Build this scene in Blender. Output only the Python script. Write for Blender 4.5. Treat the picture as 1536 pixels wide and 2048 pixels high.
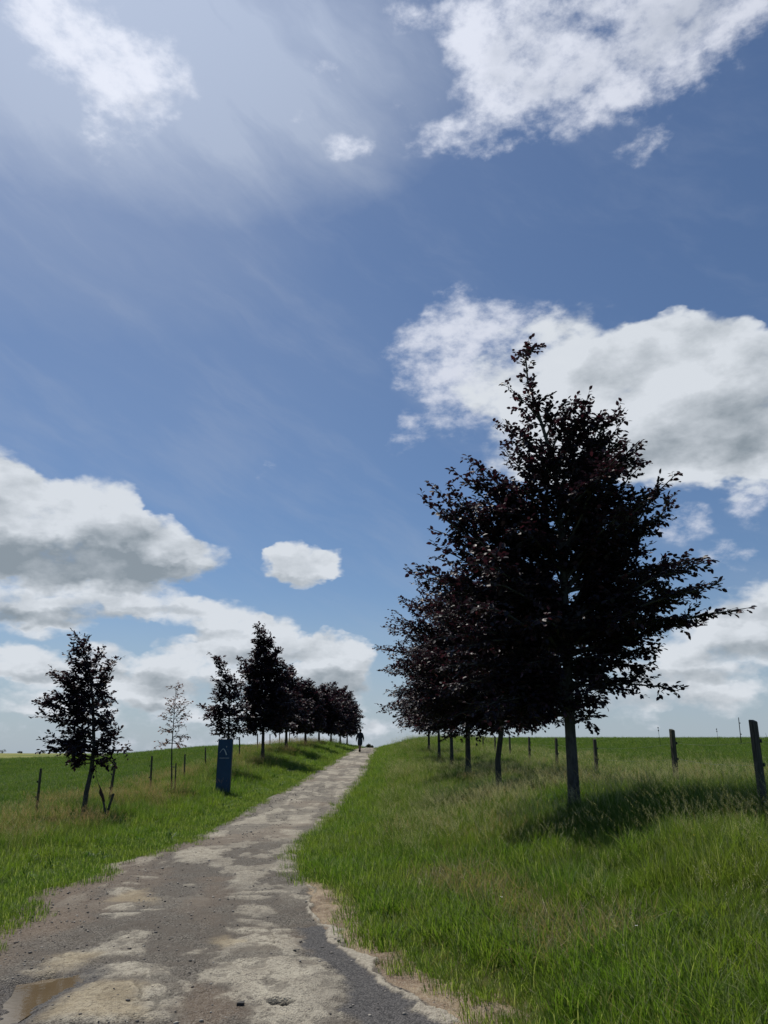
import bpy, bmesh, math, random, os
import numpy as np
from mathutils import Vector, Matrix
from math import radians, sin, cos, pi

for o in list(bpy.data.objects):
    bpy.data.objects.remove(o)
scene = bpy.context.scene
COL = scene.collection
random.seed(11)
RNG = np.random.default_rng(11)

# ------------------------------------------------------------------ camera
FPX, HOR, EYE = 1479.0, 1502.0, 1.6
TH = math.atan((HOR - 1024) / FPX)
cam_d = bpy.data.cameras.new("camera")
cam = bpy.data.objects.new("camera", cam_d)
COL.objects.link(cam)
cam.location = (0, 0, EYE)
cam.rotation_euler = (pi / 2 + TH, 0, 0)
cam_d.sensor_fit = 'VERTICAL'
cam_d.sensor_height = 36.0
cam_d.lens = 36.0 * FPX / 2048
cam_d.clip_start, cam_d.clip_end = 0.1, 20000
scene.camera = cam

def P(u, v, Y):
    """world point at forward distance Y seen at photo position u, v"""
    k = Y / (FPX * cos(TH) - (1024 - v) * sin(TH))
    return Vector(((u - 768) * k, Y, EYE + (FPX * sin(TH) + (1024 - v) * cos(TH)) * k))

def azel(u, v):
    d = P(u, v, 1.0) - Vector((0, 0, EYE))
    d.normalize()
    return math.degrees(math.atan2(d.x, d.y)), math.degrees(math.asin(d.z))

# ------------------------------------------------------------------ render look
scene.view_settings.view_transform = 'Standard'
scene.view_settings.look = 'None'
scene.view_settings.exposure = 0.0
scene.view_settings.gamma = 1.0
scene.render.engine = 'CYCLES'
scene.cycles.max_bounces = 6
scene.cycles.diffuse_bounces = 3
scene.cycles.glossy_bounces = 2
scene.cycles.transmission_bounces = 4
scene.cycles.use_denoising = True

# ------------------------------------------------------------------ sun
SUN_EL, SUN_AZ = 62.0, -36.0          # azimuth from +Y, negative = left
sd = bpy.data.lights.new("sun", 'SUN')
sd.energy = 4.2
sd.angle = radians(0.6)
sd.color = (1.0, 0.95, 0.87)
sun = bpy.data.objects.new("sun", sd)
COL.objects.link(sun)
sv = Vector((sin(radians(SUN_AZ)) * cos(radians(SUN_EL)), cos(radians(SUN_AZ)) * cos(radians(SUN_EL)), sin(radians(SUN_EL))))
sun.rotation_euler = sv.to_track_quat('Z', 'Y').to_euler()
sun.location = (0, 0, 30)

# ------------------------------------------------------------------ node helper
class NT:
    def __init__(s, tree):
        s.t = tree; s.n = tree.nodes; s.l = tree.links
    def put(s, sock, v):
        if isinstance(v, bpy.types.NodeSocket): s.l.new(v, sock)
        elif v is not None:
            if hasattr(sock.default_value, '__len__') and not hasattr(v, '__len__'): v = [v] * len(sock.default_value)
            if hasattr(sock.default_value, '__len__') and len(sock.default_value) == 4 and len(v) == 3: v = tuple(v) + (1,)
            sock.default_value = v
    def m(s, op, a=None, b=None, c=None, clamp=False):
        n = s.n.new('ShaderNodeMath'); n.operation = op; n.use_clamp = clamp
        for i, x in enumerate((a, b, c)):
            if x is not None: s.put(n.inputs[i], x)
        return n.outputs[0]
    def v(s, op, a=None, b=None, out=0):
        n = s.n.new('ShaderNodeVectorMath'); n.operation = op
        for i, x in enumerate((a, b)):
            if x is not None: s.put(n.inputs[i], x)
        return n.outputs['Value'] if op in ('DOT_PRODUCT', 'LENGTH') else n.outputs[0]
    def scale(s, a, f):
        n = s.n.new('ShaderNodeVectorMath'); n.operation = 'SCALE'
        s.put(n.inputs[0], a); s.put(n.inputs[3], f); return n.outputs[0]
    def comb(s, x, y, z=0.0):
        n = s.n.new('ShaderNodeCombineXYZ')
        for i, q in enumerate((x, y, z)): s.put(n.inputs[i], q)
        return n.outputs[0]
    def sep(s, a):
        n = s.n.new('ShaderNodeSeparateXYZ'); s.put(n.inputs[0], a); return n.outputs
    def noise(s, vec, scale, detail=4, rough=.5, dist=0.0, color=False, lac=2.0, dim='3D'):
        n = s.n.new('ShaderNodeTexNoise'); n.noise_dimensions = dim
        if vec is not None: s.put(n.inputs['Vector'], vec)
        n.inputs['Scale'].default_value = scale; n.inputs['Detail'].default_value = detail
        n.inputs['Roughness'].default_value = rough; n.inputs['Distortion'].default_value = dist
        n.inputs['Lacunarity'].default_value = lac
        return n.outputs['Color'] if color else n.outputs['Fac']
    def voro(s, vec, scale, feature='F1', out='Distance', rnd=1.0):
        n = s.n.new('ShaderNodeTexVoronoi'); n.feature = feature
        if vec is not None: s.put(n.inputs['Vector'], vec)
        n.inputs['Scale'].default_value = scale; n.inputs['Randomness'].default_value = rnd
        return n.outputs[out]
    def ss(s, x, a, b, to0=0.0, to1=1.0):
        n = s.n.new('ShaderNodeMapRange'); n.interpolation_type = 'SMOOTHSTEP'
        s.put(n.inputs['Value'], x); n.inputs['From Min'].default_value = a; n.inputs['From Max'].default_value = b
        n.inputs['To Min'].default_value = to0; n.inputs['To Max'].default_value = to1
        return n.outputs[0]
    def mix(s, f, a, b, mode='MIX'):
        n = s.n.new('ShaderNodeMix'); n.data_type = 'RGBA'; n.blend_type = mode
        s.put(n.inputs[0], f); s.put(n.inputs[6], a); s.put(n.inputs[7], b)
        return n.outputs[2]
    def attr(s, name, out='Fac'):
        n = s.n.new('ShaderNodeAttribute'); n.attribute_name = name; return n.outputs[out]
# ------------------------------------------------------------------ world: Nishita sky with clouds
world = bpy.data.worlds.new("World")
scene.world = world
world.use_nodes = True
world.node_tree.nodes.clear()
W = NT(world.node_tree)
wout = W.n.new('ShaderNodeOutputWorld')
bg = W.n.new('ShaderNodeBackground')
W.l.new(bg.outputs[0], wout.inputs[0])
SKY_S = 0.1
bg.inputs[1].default_value = SKY_S
sky = W.n.new('ShaderNodeTexSky')
sky.sky_type = 'NISHITA'
sky.sun_disc = False
sky.sun_elevation = radians(SUN_EL)
sky.sun_rotation = radians(SUN_AZ)
sky.air_density, sky.dust_density, sky.ozone_density = 1.0, 0.6, 2.2
tc = W.n.new('ShaderNodeTexCoord')
D = tc.outputs['Generated']
D = W.v('NORMALIZE', D)
dx, dy, dz = W.sep(D)
az = W.m('MULTIPLY', W.m('ARCTAN2', dx, dy), 180 / pi)
el = W.m('MULTIPLY', W.m('ARCSINE', dz), 180 / pi)
AE = W.comb(az, el, 0)

def blob_sum(items, coord):
    tot = None
    for (u, v, ru, rv, w) in items:
        a0, e0 = azel(u, v)
        a1, _ = azel(u + ru, v); _, e1 = azel(u, v - rv)
        ra, re = abs(a1 - a0), abs(e1 - e0)
        q = W.v('MULTIPLY', W.v('SUBTRACT', coord, (a0, e0, 0)), (1 / ra, 1 / re, 0))
        d2 = W.v('DOT_PRODUCT', q, q)
        g = W.m('MAXIMUM', W.m('MULTIPLY_ADD', d2, -w, w), 0.0) if w > 0 else W.m('MINIMUM', W.m('MULTIPLY_ADD', d2, -w, w), 0.0)
        tot = g if tot is None else W.m('ADD', tot, g)
    return tot

# flatten the noise towards the horizon, where the cloud layer is seen edge on
stretch = 1.7
NV = W.comb(dx, dy, W.m('MULTIPLY', dz, stretch))
warp = W.v('SUBTRACT', W.noise(NV, 7.0, 3, .55, color=True), (.5, .5, .5))
warp2 = W.v('SUBTRACT', W.noise(NV, 26.0, 3, .6, color=True), (.5, .5, .5))
CA = W.v('ADD', AE, W.v('MULTIPLY', warp, (7.0, 4.0, 0)))
CA = W.v('ADD', CA, W.v('MULTIPLY', warp2, (2.4, 1.6, 0)))
CB = W.v('ADD', AE, W.v('MULTIPLY', warp, (3.0, 2.0, 0)))
CB = W.v('ADD', CB, W.v('MULTIPLY', warp2, (2.4, 2.0, 0)))

fb = W.noise(NV, 11.0, 9, .58)                       # billow detail
fine = W.noise(NV, 34.0, 8, .62)
# cauliflower lobes: rounded heads with creases between them
vb = W.v('ADD', NV, W.scale(warp2, .05))
lob = W.m('SUBTRACT', .62, W.voro(vb, 17.0, 'SMOOTH_F1'))
lob2 = W.m('SUBTRACT', .62, W.voro(vb, 42.0, 'SMOOTH_F1'))
puff = W.m('ADD', W.m('MULTIPLY', lob, 1.0), W.m('MULTIPLY', lob2, .5))

# --- cumulus with defined edges
cum = [  # left bank
    (-60, 1000, 170, 150, 1.5), (50, 1040, 130, 120, 1.2), (185, 1050, 125, 118, 1.4), (290, 1100, 110, 80, 1.3), (110, 1090, 260, 80, 1.0),
    (395, 1115, 68, 42, 1.1), (90, 1140, 330, 40, .9), (562, 1128, 54, 48, 1.0), (608, 1138, 84, 42, 1.0), (655, 1132, 46, 34, .7),
    # lower left banks, one behind another
    (60, 1205, 280, 46, 1.0), (290, 1200, 120, 40, .9), (70, 1250, 150, 30, .7),
    (430, 1235, 110, 40, 1.0), (545, 1262, 62, 42, 1.2), (500, 1290, 150, 40, 1.0), (610, 1310, 60, 46, 1.1), (680, 1318, 72, 56, 1.5), (640, 1370, 130, 50, .9), (380, 1290, 110, 22, .6),
    (50, 1320, 110, 42, 1.1), (200, 1318, 70, 40, 1.0), (330, 1330, 80, 40, 1.0), (430, 1345, 140, 46, .9), (130, 1360, 260, 40, .8),
    (300, 1385, 110, 34, .9), (60, 1410, 120, 34, .8), (180, 1425, 90, 26, .7), (430, 1415, 200, 40, .7), (620, 1420, 160, 36, .6), (730, 1455, 60, 22, .6),
    # right big cloud
    (1130, 760, 260, 150, 1.0), (1340, 760, 260, 150, 1.4), (1500, 850, 240, 160, 1.4), (1200, 880, 280, 105, 1.3),
    (1400, 920, 260, 70, 1.0), (1330, 670, 110, 60, .6), (1450, 700, 120, 70, .7),
    # right low bank
    (1540, 1225, 170, 70, 1.1), (1440, 1290, 200, 70, .9), (1330, 1370, 200, 60, .7), (1480, 1390, 160, 50, .6), (1240, 1420, 120, 40, .5),
]
dc = blob_sum(cum, CB)
dc = W.m('MINIMUM', dc, 1.25)
dcn = W.m('ADD', dc, W.m('MULTIPLY', W.m('SUBTRACT', fb, .5), 2.1))
dcn = W.m('ADD', dcn, W.m('MULTIPLY', W.m('SUBTRACT', fine, .5), .45))
dcn = W.m('ADD', dcn, W.m('MULTIPLY', W.m('SUBTRACT', puff, .35), .75))
a_cum = W.m('MULTIPLY', W.ss(dcn, .10, .86), W.ss(dc, 0.0, .2))

# --- ragged, wispy clouds
wis = [
    (210, 110, 200, 150, .78), (230, 230, 105, 130, .66), (110, 40, 90, 110, .4), (150, 60, 150, 90, .5), (330, 150, 90, 130, .5),
    (1180, 30, 430, 190, 1.35), (960, 60, 150, 160, .8), (1350, 60, 260, 170, .5), (1120, 160, 250, 150, .95), (940, 250, 120, 100, .9), (1000, 120, 150, 130, .5),
    (1330, 150, 220, 110, .9), (830, 10, 110, 60, .8), (1480, 20, 180, 90, .9), (1290, 285, 90, 36, .7), (820, 280, 90, 60, .5),
    (690, 290, 60, 40, .75), (640, 130, 50, 50, .5), (620, 250, 45, 30, .4), (570, 945, 40, 24, .5), (680, 90, 60, 40, .3),
    (860, 720, 110, 100, 1.0), (930, 640, 110, 80, .85), (850, 860, 90, 60, .6), (960, 800, 130, 120, .6), (1020, 700, 160, 110, .9),
    (1360, 1040, 70, 50, .7), (1460, 1110, 90, 50, .7), (1510, 1000, 80, 40, .6), (1530, 1100, 60, 40, .5), (1300, 1150, 90, 50, .4),
    (250, 1480, 400, 90, .5), (650, 1460, 300, 80, .5),
]
dw = W.m('MINIMUM', blob_sum(wis, CA), 1.3)
dwn = W.m('ADD', dw, W.m('MULTIPLY', W.m('SUBTRACT', fine, .5), 2.6))
dwn = W.m('ADD', dwn, W.m('MULTIPLY', W.m('SUBTRACT', fb, .5), 2.4))
a_wis = W.m('MULTIPLY', W.ss(dwn, .15, 1.7), W.ss(dw, 0.0, .4))

# --- thin veil, streaked
DS = W.v('ADD', D, W.scale(warp, .045))
sx, sy, sz = W.sep(DS)
streak = W.noise(W.comb(W.m('MULTIPLY', W.m('SUBTRACT', sx, W.m('MULTIPLY', sz, 1.1)), 2.2), sy, W.m('MULTIPLY', W.m('ADD', sz, W.m('MULTIPLY', sx, .55)), 11.0)), 1.6, 7, .6)
veil = blob_sum([(190, 60, 760, 470, 1.05), (120, 60, 420, 300, .3), (60, 380, 620, 330, .30), (350, 750, 600, 330, .10), (650, 160, 400, 260, .22)], CB)
veil = W.m('MULTIPLY', veil, W.m('MULTIPLY_ADD', W.ss(streak, .22, .78), .5, .55))
veil = W.m('ADD', veil, W.m('MULTIPLY', W.ss(streak, .45, .75), W.ss(el, 60, 5, .10, .16)))
hz = W.ss(el, 13, -2, 0.0, .8)                      # milky air at the horizon
veil = W.m('MINIMUM', veil, .82)

# --- shade inside the clouds: grey bases, thick cores
shd = blob_sum([(70, 1124, 390, 60, 1.7), (-30, 1020, 90, 40, .4), (240, 1085, 100, 36, .6), (330, 1140, 130, 24, .6), (600, 1168, 110, 18, .7),
                (1180, 90, 300, 140, .55), (1380, 30, 220, 110, .5),
                (1470, 850, 260, 100, .6), (1300, 925, 330, 44, .5),
                (640, 1368, 140, 34, 1.3), (700, 1340, 60, 24, .5), (520, 1310, 150, 20, .7), (400, 1268, 110, 14, .7),
                (80, 1228, 280, 20, .9), (330, 1222, 100, 14, .6), (100, 1275, 180, 14, .6), (430, 1375, 190, 22, .9), (180, 1350, 200, 16, .8),
                (300, 1408, 120, 14, .7), (80, 1436, 160, 16, .7), (560, 1440, 260, 18, .6),
                (1500, 1300, 230, 26, .7), (1400, 1350, 220, 20, .6), (1300, 1410, 300, 26, .5), (1520, 1225, 140, 22, .5)], CB)
blw = W.noise(W.v('ADD', NV, (-.016, .012, .04)), 11.0, 9, .58)
relief = W.m('SUBTRACT', blw, fb)                    # brighter on the side that faces the sun
shade = W.m('ADD', W.m('MULTIPLY', W.m('MINIMUM', shd, 1.2), W.m('MULTIPLY_ADD', fb, .7, .42)), W.m('MULTIPLY', W.m('SUBTRACT', dcn, .85), .18))
shade = W.m('ADD', shade, W.m('MULTIPLY', relief, 2.0))
shade = W.m('ADD', shade, W.m('MULTIPLY', W.m('SUBTRACT', .42, puff), .35))
shade = W.m('MINIMUM', W.m('MAXIMUM', shade, 0.0), 1.0)
k = 1.0 / SKY_S
glow = W.ss(W.v('DOT_PRODUCT', D, tuple(sv)), .70, 1.0, 1.0, 1.18)
def kc(r, g, b): return (r * k, g * k, b * k)
ccol = W.mix(shade, kc(.70, .74, .79), kc(.26, .305, .345))
ccol = W.scale(ccol, glow)
skycol = W.mix(1.0, sky.outputs[0], (.61, .70, .80, 1), 'MULTIPLY')
c = W.mix(veil, skycol, W.scale(kc(.45, .52, .66), W.ss(W.v('DOT_PRODUCT', D, tuple(sv)), .84, 1.0, .88, 1.16)))
c = W.mix(hz, c, kc(.40, .48, .57))
c = W.mix(W.m('MULTIPLY', a_wis, .9), c, W.mix(W.m('MULTIPLY', shade, .75), W.scale(kc(.72, .75, .84), glow), kc(.36, .41, .50)))
c = W.mix(W.m('MULTIPLY', a_cum, .96), c, ccol)
W.l.new(c, bg.inputs[0])
world.cycles.sampling_method = 'MANUAL'
world.cycles.sample_map_resolution = 512
# ------------------------------------------------------------------ helpers
def tag(o, label=None, cat=None, group=None, kind=None):
    if label: o['label'] = label
    if cat: o['category'] = cat
    if group: o['group'] = group
    if kind: o['kind'] = kind
    return o

def mesh_np(name, verts, faces, mat=None, smooth=False, parent=None, attrs=None):
    """faces: (n,k) int array or list of such arrays"""
    if not isinstance(faces, list): faces = [faces]
    faces = [np.asarray(f, dtype=np.int32) for f in faces if len(f)]
    me = bpy.data.meshes.new(name)
    verts = np.asarray(verts, dtype=np.float32)
    me.vertices.add(len(verts)); me.vertices.foreach_set('co', verts.ravel())
    loops = np.concatenate([f.ravel() for f in faces])
    tot = np.concatenate([np.full(len(f), f.shape[1], dtype=np.int32) for f in faces])
    start = np.concatenate([[0], np.cumsum(tot)[:-1]]).astype(np.int32)
    me.loops.add(len(loops)); me.loops.foreach_set('vertex_index', loops)
    me.polygons.add(len(tot)); me.polygons.foreach_set('loop_start', start)
    if smooth: me.polygons.foreach_set('use_smooth', np.ones(len(tot), dtype=bool))
    me.update(calc_edges=True); me.validate()
    for k, a in (attrs or {}).items():
        at = me.attributes.new(k, 'FLOAT', 'POINT'); at.data.foreach_set('value', np.asarray(a, dtype=np.float32))
    o = bpy.data.objects.new(name, me)
    COL.objects.link(o)
    if mat: me.materials.append(mat)
    if parent: o.parent = parent
    return o

def empty(name, loc, rz=0):
    o = bpy.data.objects.new(name, None); COL.objects.link(o)
    o.location = loc; o.rotation_euler.z = rz; o.empty_display_size = .2
    return o

class MB:
    def __init__(s): s.v = []; s.f = []
    def tube(s, pts, radii, n=8, cap=True):
        pts = [Vector(p) for p in pts]
        b = len(s.v); up = Vector((0, 0, 1)); prev = None
        for i, p in enumerate(pts):
            t = (pts[min(i + 1, len(pts) - 1)] - pts[max(i - 1, 0)]).normalized()
            x = t.cross(up) if abs(t.z) < .95 else t.cross(Vector((0, 1, 0)))
            x.normalize()
            if prev is not None and x.dot(prev) < 0: x = -x
            prev = x; y = t.cross(x); r = radii[i] if hasattr(radii, '__len__') else radii
            for k in range(n):
                a = 2 * pi * k / n
                s.v.append(p + (x * cos(a) + y * sin(a)) * r)
        for i in range(len(pts) - 1):
            for k in range(n):
                a, c = b + i * n + k, b + i * n + (k + 1) % n
                s.f.append((a, c, c + n, a + n))
        if cap:
            s.f.append(tuple(b + k for k in range(n)))
            e = b + (len(pts) - 1) * n
            s.f.append(tuple(e + k for k in reversed(range(n))))
        return s
    def box(s, c, size, rot=None, bev=0.0):
        bm = bmesh.new(); bmesh.ops.create_cube(bm, size=1)
        for v in bm.verts: v.co = Vector((v.co.x * size[0], v.co.y * size[1], v.co.z * size[2]))
        if bev: bmesh.ops.bevel(bm, geom=list(bm.edges), offset=bev, segments=2, affect='EDGES')
        M = Matrix.Translation(Vector(c)) @ (rot.to_4x4() if rot else Matrix())
        b = len(s.v); bm.verts.index_update()
        for v in bm.verts: s.v.append(M @ v.co)
        for f in bm.faces: s.f.append(tuple(b + v.index for v in f.verts))
        bm.free(); return s
    def build(s, name, mat, parent=None, smooth=False, loc=None):
        me = bpy.data.meshes.new(name); me.from_pydata([tuple(v) for v in s.v], [], s.f)
        bm = bmesh.new(); bm.from_mesh(me); bmesh.ops.recalc_face_normals(bm, faces=bm.faces); bm.to_mesh(me); bm.free()
        if smooth: me.polygons.foreach_set('use_smooth', [True] * len(me.polygons))
        me.update(); me.materials.append(mat)
        o = bpy.data.objects.new(name, me); COL.objects.link(o)
        if parent: o.parent = parent
        if loc: o.location = loc
        return o

# numpy value noise
_L = np.random.default_rng(5).random((256, 256))
def vnoise(x, y):
    xi = np.floor(x).astype(int); yi = np.floor(y).astype(int)
    fx = x - xi; fy = y - yi
    fx = fx * fx * (3 - 2 * fx); fy = fy * fy * (3 - 2 * fy)
    a = _L[xi & 255, yi & 255]; b = _L[(xi + 1) & 255, yi & 255]
    c = _L[xi & 255, (yi + 1) & 255]; d = _L[(xi + 1) & 255, (yi + 1) & 255]
    return (a * (1 - fx) + b * fx) * (1 - fy) + (c * (1 - fx) + d * fx) * fy
def fbm(x, y, o=4, g=.5):
    s = 0; a = 1; t = 0
    for i in range(o):
        s = s + a * vnoise(x * 2 ** i + 17.3 * i, y * 2 ** i + 9.1 * i); t += a; a *= g
    return s / t
def sst(x, a, b):
    t = np.clip((x - a) / (b - a), 0, 1); return t * t * (3 - 2 * t)

# ------------------------------------------------------------------ terrain height
def zr(Y):       # height of the road along its length
    return np.interp(Y, [0, 5, 10, 18, 23, 27, 33, 39, 50, 62, 68, 74, 82, 100, 140], [-.1, -.1, -.17, -.27, -.2, -.03, .2, .45, 1.0, 1.49, 1.73, 1.86, 1.9, 1.2, -2])
def smz(Y):
    return (zr(Y - 2) + zr(Y - 1) + zr(Y) + zr(Y + 1) + zr(Y + 2)) / 5
RL_px = [(2048, -330), (1950, -170), (1890, -90), (1850, 0), (1835, 16), (1810, 31), (1785, 73), (1770, 140), (1750, 180), (1730, 212), (1700, 323), (1650, 437), (1610, 508), (1583, 563), (1550, 619), (1520, 672), (1505, 692), (1500, 702)]
RR_px = [(2048, 1062), (2035, 1045), (1990, 978), (1965, 940), (1945, 862), (1915, 850), (1895, 780), (1870, 765), (1850, 752), (1800, 712), (1785, 700), (1768, 618), (1740, 610), (1700, 613), (1661, 646), (1620, 682), (1600, 697), (1550, 735), (1520, 748), (1505, 757), (1500, 760)]
PR_px = [(2048, 895), (2038, 880), (2000, 835), (1965, 770), (1925, 742), (1900, 700), (1880, 690), (1850, 640), (1815, 622), (1780, 612), (1740, 606), (1700, 607), (1661, 640), (1620, 677), (1600, 694), (1550, 733), (1520, 747), (1505, 756), (1500, 759)]
def on_road(u, v):
    """photo position -> X, Y on the road surface"""
    lo, hi = 2.0, 72.0
    r = (FPX * sin(TH) + (1024 - v) * cos(TH)) / (FPX * cos(TH) - (1024 - v) * sin(TH))
    prev = 2.0
    for i in range(1, 3000):
        Y = 2.0 + i * .025
        if EYE + r * Y < smz(Y): break
    p = P(u, v, Y); return p.x, p.y
def edge(pxs, tail):
    a = [on_road(u, v) for v, u in pxs]
    a = sorted(set(a), key=lambda q: q[1]); a = [a[0]] + [q for i, q in enumerate(a[1:]) if q[1] - a[i][1] > .01]
    ys = [q[1] for q in a] + [t[1] for t in tail]; xs = [q[0] for q in a] + [t[0] for t in tail]
    return np.array(ys), np.array(xs)
eL = edge(RL_px, [(-2.75, 78), (-2.0, 100)])
eR = edge(RR_px, [(.15, 78), (1.0, 100)])
ePR = edge(PR_px, [(.12, 78), (.95, 100)])
def XL(Y): return np.interp(Y, *eL)
def XR(Y): return np.interp(Y, *eR)
def XPR(Y): return np.interp(Y, *ePR)

cp = []
for Y in (2, 5, 8, 11, 14, 18, 22, 26, 30, 35, 40, 46, 52, 58, 64, 70, 76, 84, 100):
    z = float(smz(Y))
    cp += [(float(XL(Y)) + .1, Y, z), (float(XR(Y)) - .1, Y, z), (float(XL(Y) + XR(Y)) / 2, Y, z + .02)]
for Y in (-30, -15, -5): cp += [(-20, Y, -.3), (-3, Y, -.1), (5, Y, .3), (20, Y, .6)]
def add(u, v, Y, dz=0):
    q = P(u, v, Y); cp.append((q.x, q.y, q.z + dz))
# right verge, tree line, fence line and field
cp += [(2.0, 4.5, .15), (3, 6, .36), (5, 8, .62), (1.8, 8, .1), (2.6, 10, .45), (3.03, 12.7, .67), (5.3, 11, .74), (6.2, 16.5, .78), (6.5, 24, .7),
       (6.86, 31, .82), (7.1, 38, .95), (7.4, 46, 1.15), (7, 54, 1.4), (7, 64, 1.95), (10, 10, .85), (16, 14, 1.1), (14, 24, 1.1), (14, 38, 1.35),
       (20, 55, 1.9), (36, 55, 1.9), (55, 60, 2.0), (30, 30, 1.25), (3.1, 20, .55), (3.0, 28, .6), (3.1, 36, .75), (3.1, 44, 1.0), (3.2, 53, 1.4), (2.4, 60, 1.95), (2.3, 66, 2.3), (1.2, 62, 1.75), (1.5, 70, 2.1), (4, 74, 2.55),
       (1.0, 30, .35), (1.2, 40, .75), (1.3, 50, 1.25), (.8, 18, .1), (0.9, 13, .1), (6, 2, .5), (12, 3, .8), (20, 6, 1.1)]
for x in (12, 24, 38, 54, 72): cp.append((x, 82, EYE + 24 / 1633 * 82 - .12)); cp.append((x, 100, EYE + 24 / 1633 * 82 - .5))
# left verge, bank, fence line and field
cp += [(-9.7, 22, -.1), (-8.6, 25.5, .02), (-8.7, 29, .17), (-9.0, 34, .3), (-9.6, 42, .55), (-9.2, 48, 1.1), (-9.2, 55, 1.5), (-9, 62, 1.75), (-9, 72, 1.95), (-8, 84, 2.0),
       (-7.9, 21, -.02), (-7.4, 27.5, .28), (-5.9, 28, .12), (-7, 35, .58), (-6.8, 43, 1.2), (-6.4, 50, 1.7), (-6, 58, 2.0), (-5.6, 66, 2.15), (-5.2, 75, 2.2), (-4.9, 84, 2.2), (-4.5, 92, 2.1),
       (-3.9, 50, 1.2), (-3.6, 60, 1.65), (-3.5, 70, 1.95), (-7, 14, -.2), (-7.5, 9, -.2), (-12, 14, -.5), (-15, 22, -.6), (-20, 30, -.5), (-14, 36, .1), (-18, 50, .3), (-25, 60, .15), (-11, 5, -.4), (-22, 12, -1.0)]
add(-200, 1525, 80); add(0, 1521, 90); add(125, 1515, 90); add(260, 1509, 90); add(400, 1497, 90); add(470, 1494, 88)
add(0, 1560, 60); add(200, 1545, 60); add(-300, 1540, 80)
cp = np.array(cp)
KY = .55
def _phi(r2): return np.where(r2 > 1e-9, .5 * r2 * np.log(np.maximum(r2, 1e-9)), 0)
_c = np.c_[cp[:, 0], cp[:, 1] * KY]
_n = len(_c)
_A = np.zeros((_n + 3, _n + 3))
_r2 = ((_c[:, None, :] - _c[None]) ** 2).sum(-1)
_A[:_n, :_n] = _phi(_r2) + np.eye(_n) * 1.5
_A[:_n, _n] = 1; _A[:_n, _n + 1:] = _c; _A[_n, :_n] = 1; _A[_n + 1:, :_n] = _c.T
_w = np.linalg.solve(_A, np.r_[cp[:, 2], 0, 0, 0])
def tps(x, y):
    x = np.asarray(x, float).ravel(); y = np.asarray(y, float).ravel() * KY
    out = np.empty(len(x))
    for s in range(0, len(x), 20000):
        d = (x[s:s + 20000, None] - _c[None, :, 0]) ** 2 + (y[s:s + 20000, None] - _c[None, :, 1]) ** 2
        out[s:s + 20000] = _phi(d) @ _w[:_n] + _w[_n] + _w[_n + 1] * x[s:s + 20000] + _w[_n + 2] * y[s:s + 20000]
    return out
def far_z(x, y):
    r = np.hypot(x, y)
    z = np.interp(r, [0, 60, 95, 130, 200, 330, 520, 800, 1250, 1500, 3000, 6000], [0, 1, .5, -2, -6, -9, -9.5, -6, -2.2, -3, -60, -200])
    return z + np.clip((r - 300) / 500, 0, 1) * (fbm(x / 260 + 50, y / 260 + 50, 3) - .5) * 5
def T(x, y, raw=False):
    sh = np.shape(x)
    x = np.asarray(x, float).ravel(); y = np.asarray(y, float).ravel()
    r = np.hypot(x, y)
    xc = np.clip(x, -60, 80); yc = np.clip(y, -30, 104)
    z = tps(xc, yc)
    f = np.maximum(sst(r, 92, 135), np.maximum(sst(y, 94, 125), sst(np.abs(x - 8), 60, 95)))
    z = z * (1 - f) + far_z(x, y) * f
    # the road bed is level across
    xl, xr = XL(y), XR(y)
    dd = np.maximum(xl - x, x - xr)
    g = sst(dd, .7, -.15) * sst(y, 96, 80) * sst(y, -2, 2)
    z = z * (1 - g) + smz(y) * g
    # small humps in the verge
    z = z + (fbm(x / 1.7 + 3, y / 1.7 + 8, 3) - .5) * .10 * sst(dd, .1, 1.0) * sst(r, 120, 60)
    return z.reshape(sh) if sh else float(z[0])

def on_ground(u, v, ymax=110):
    Ys = np.arange(3, ymax, .05)
    k = Ys / (FPX * cos(TH) - (1024 - v) * sin(TH))
    X = (u - 768) * k; Z = EYE + (FPX * sin(TH) + (1024 - v) * cos(TH)) * k
    g = T(X, Ys)
    i = np.argmax(Z < g) if (Z < g).any() else len(Ys) - 1
    return float(X[i]), float(Ys[i])

# ------------------------------------------------------------------ materials
def new_mat(name):
    m = bpy.data.materials.new(name); m.use_nodes = True
    m.node_tree.nodes.clear()
    n = NT(m.node_tree)
    out = n.n.new('ShaderNodeOutputMaterial')
    return m, n, out
def princ(n, out, col, rough=.8, spec=.3, **kw):
    b = n.n.new('ShaderNodeBsdfPrincipled')
    n.put(b.inputs['Base Color'], col); n.put(b.inputs['Roughness'], rough); b.inputs['Specular IOR Level'].default_value = spec
    for k, v in kw.items(): n.put(b.inputs[k], v)
    n.l.new(b.outputs[0], out.inputs[0]); return b
def bump(n, h, strength=.3, dist=.02):
    b = n.n.new('ShaderNodeBump'); b.inputs['Strength'].default_value = strength; b.inputs['Distance'].default_value = dist
    n.l.new(h, b.inputs['Height']); return b.outputs[0]
def pos(n):
    g = n.n.new('ShaderNodeNewGeometry'); return g.outputs['Position']

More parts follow.
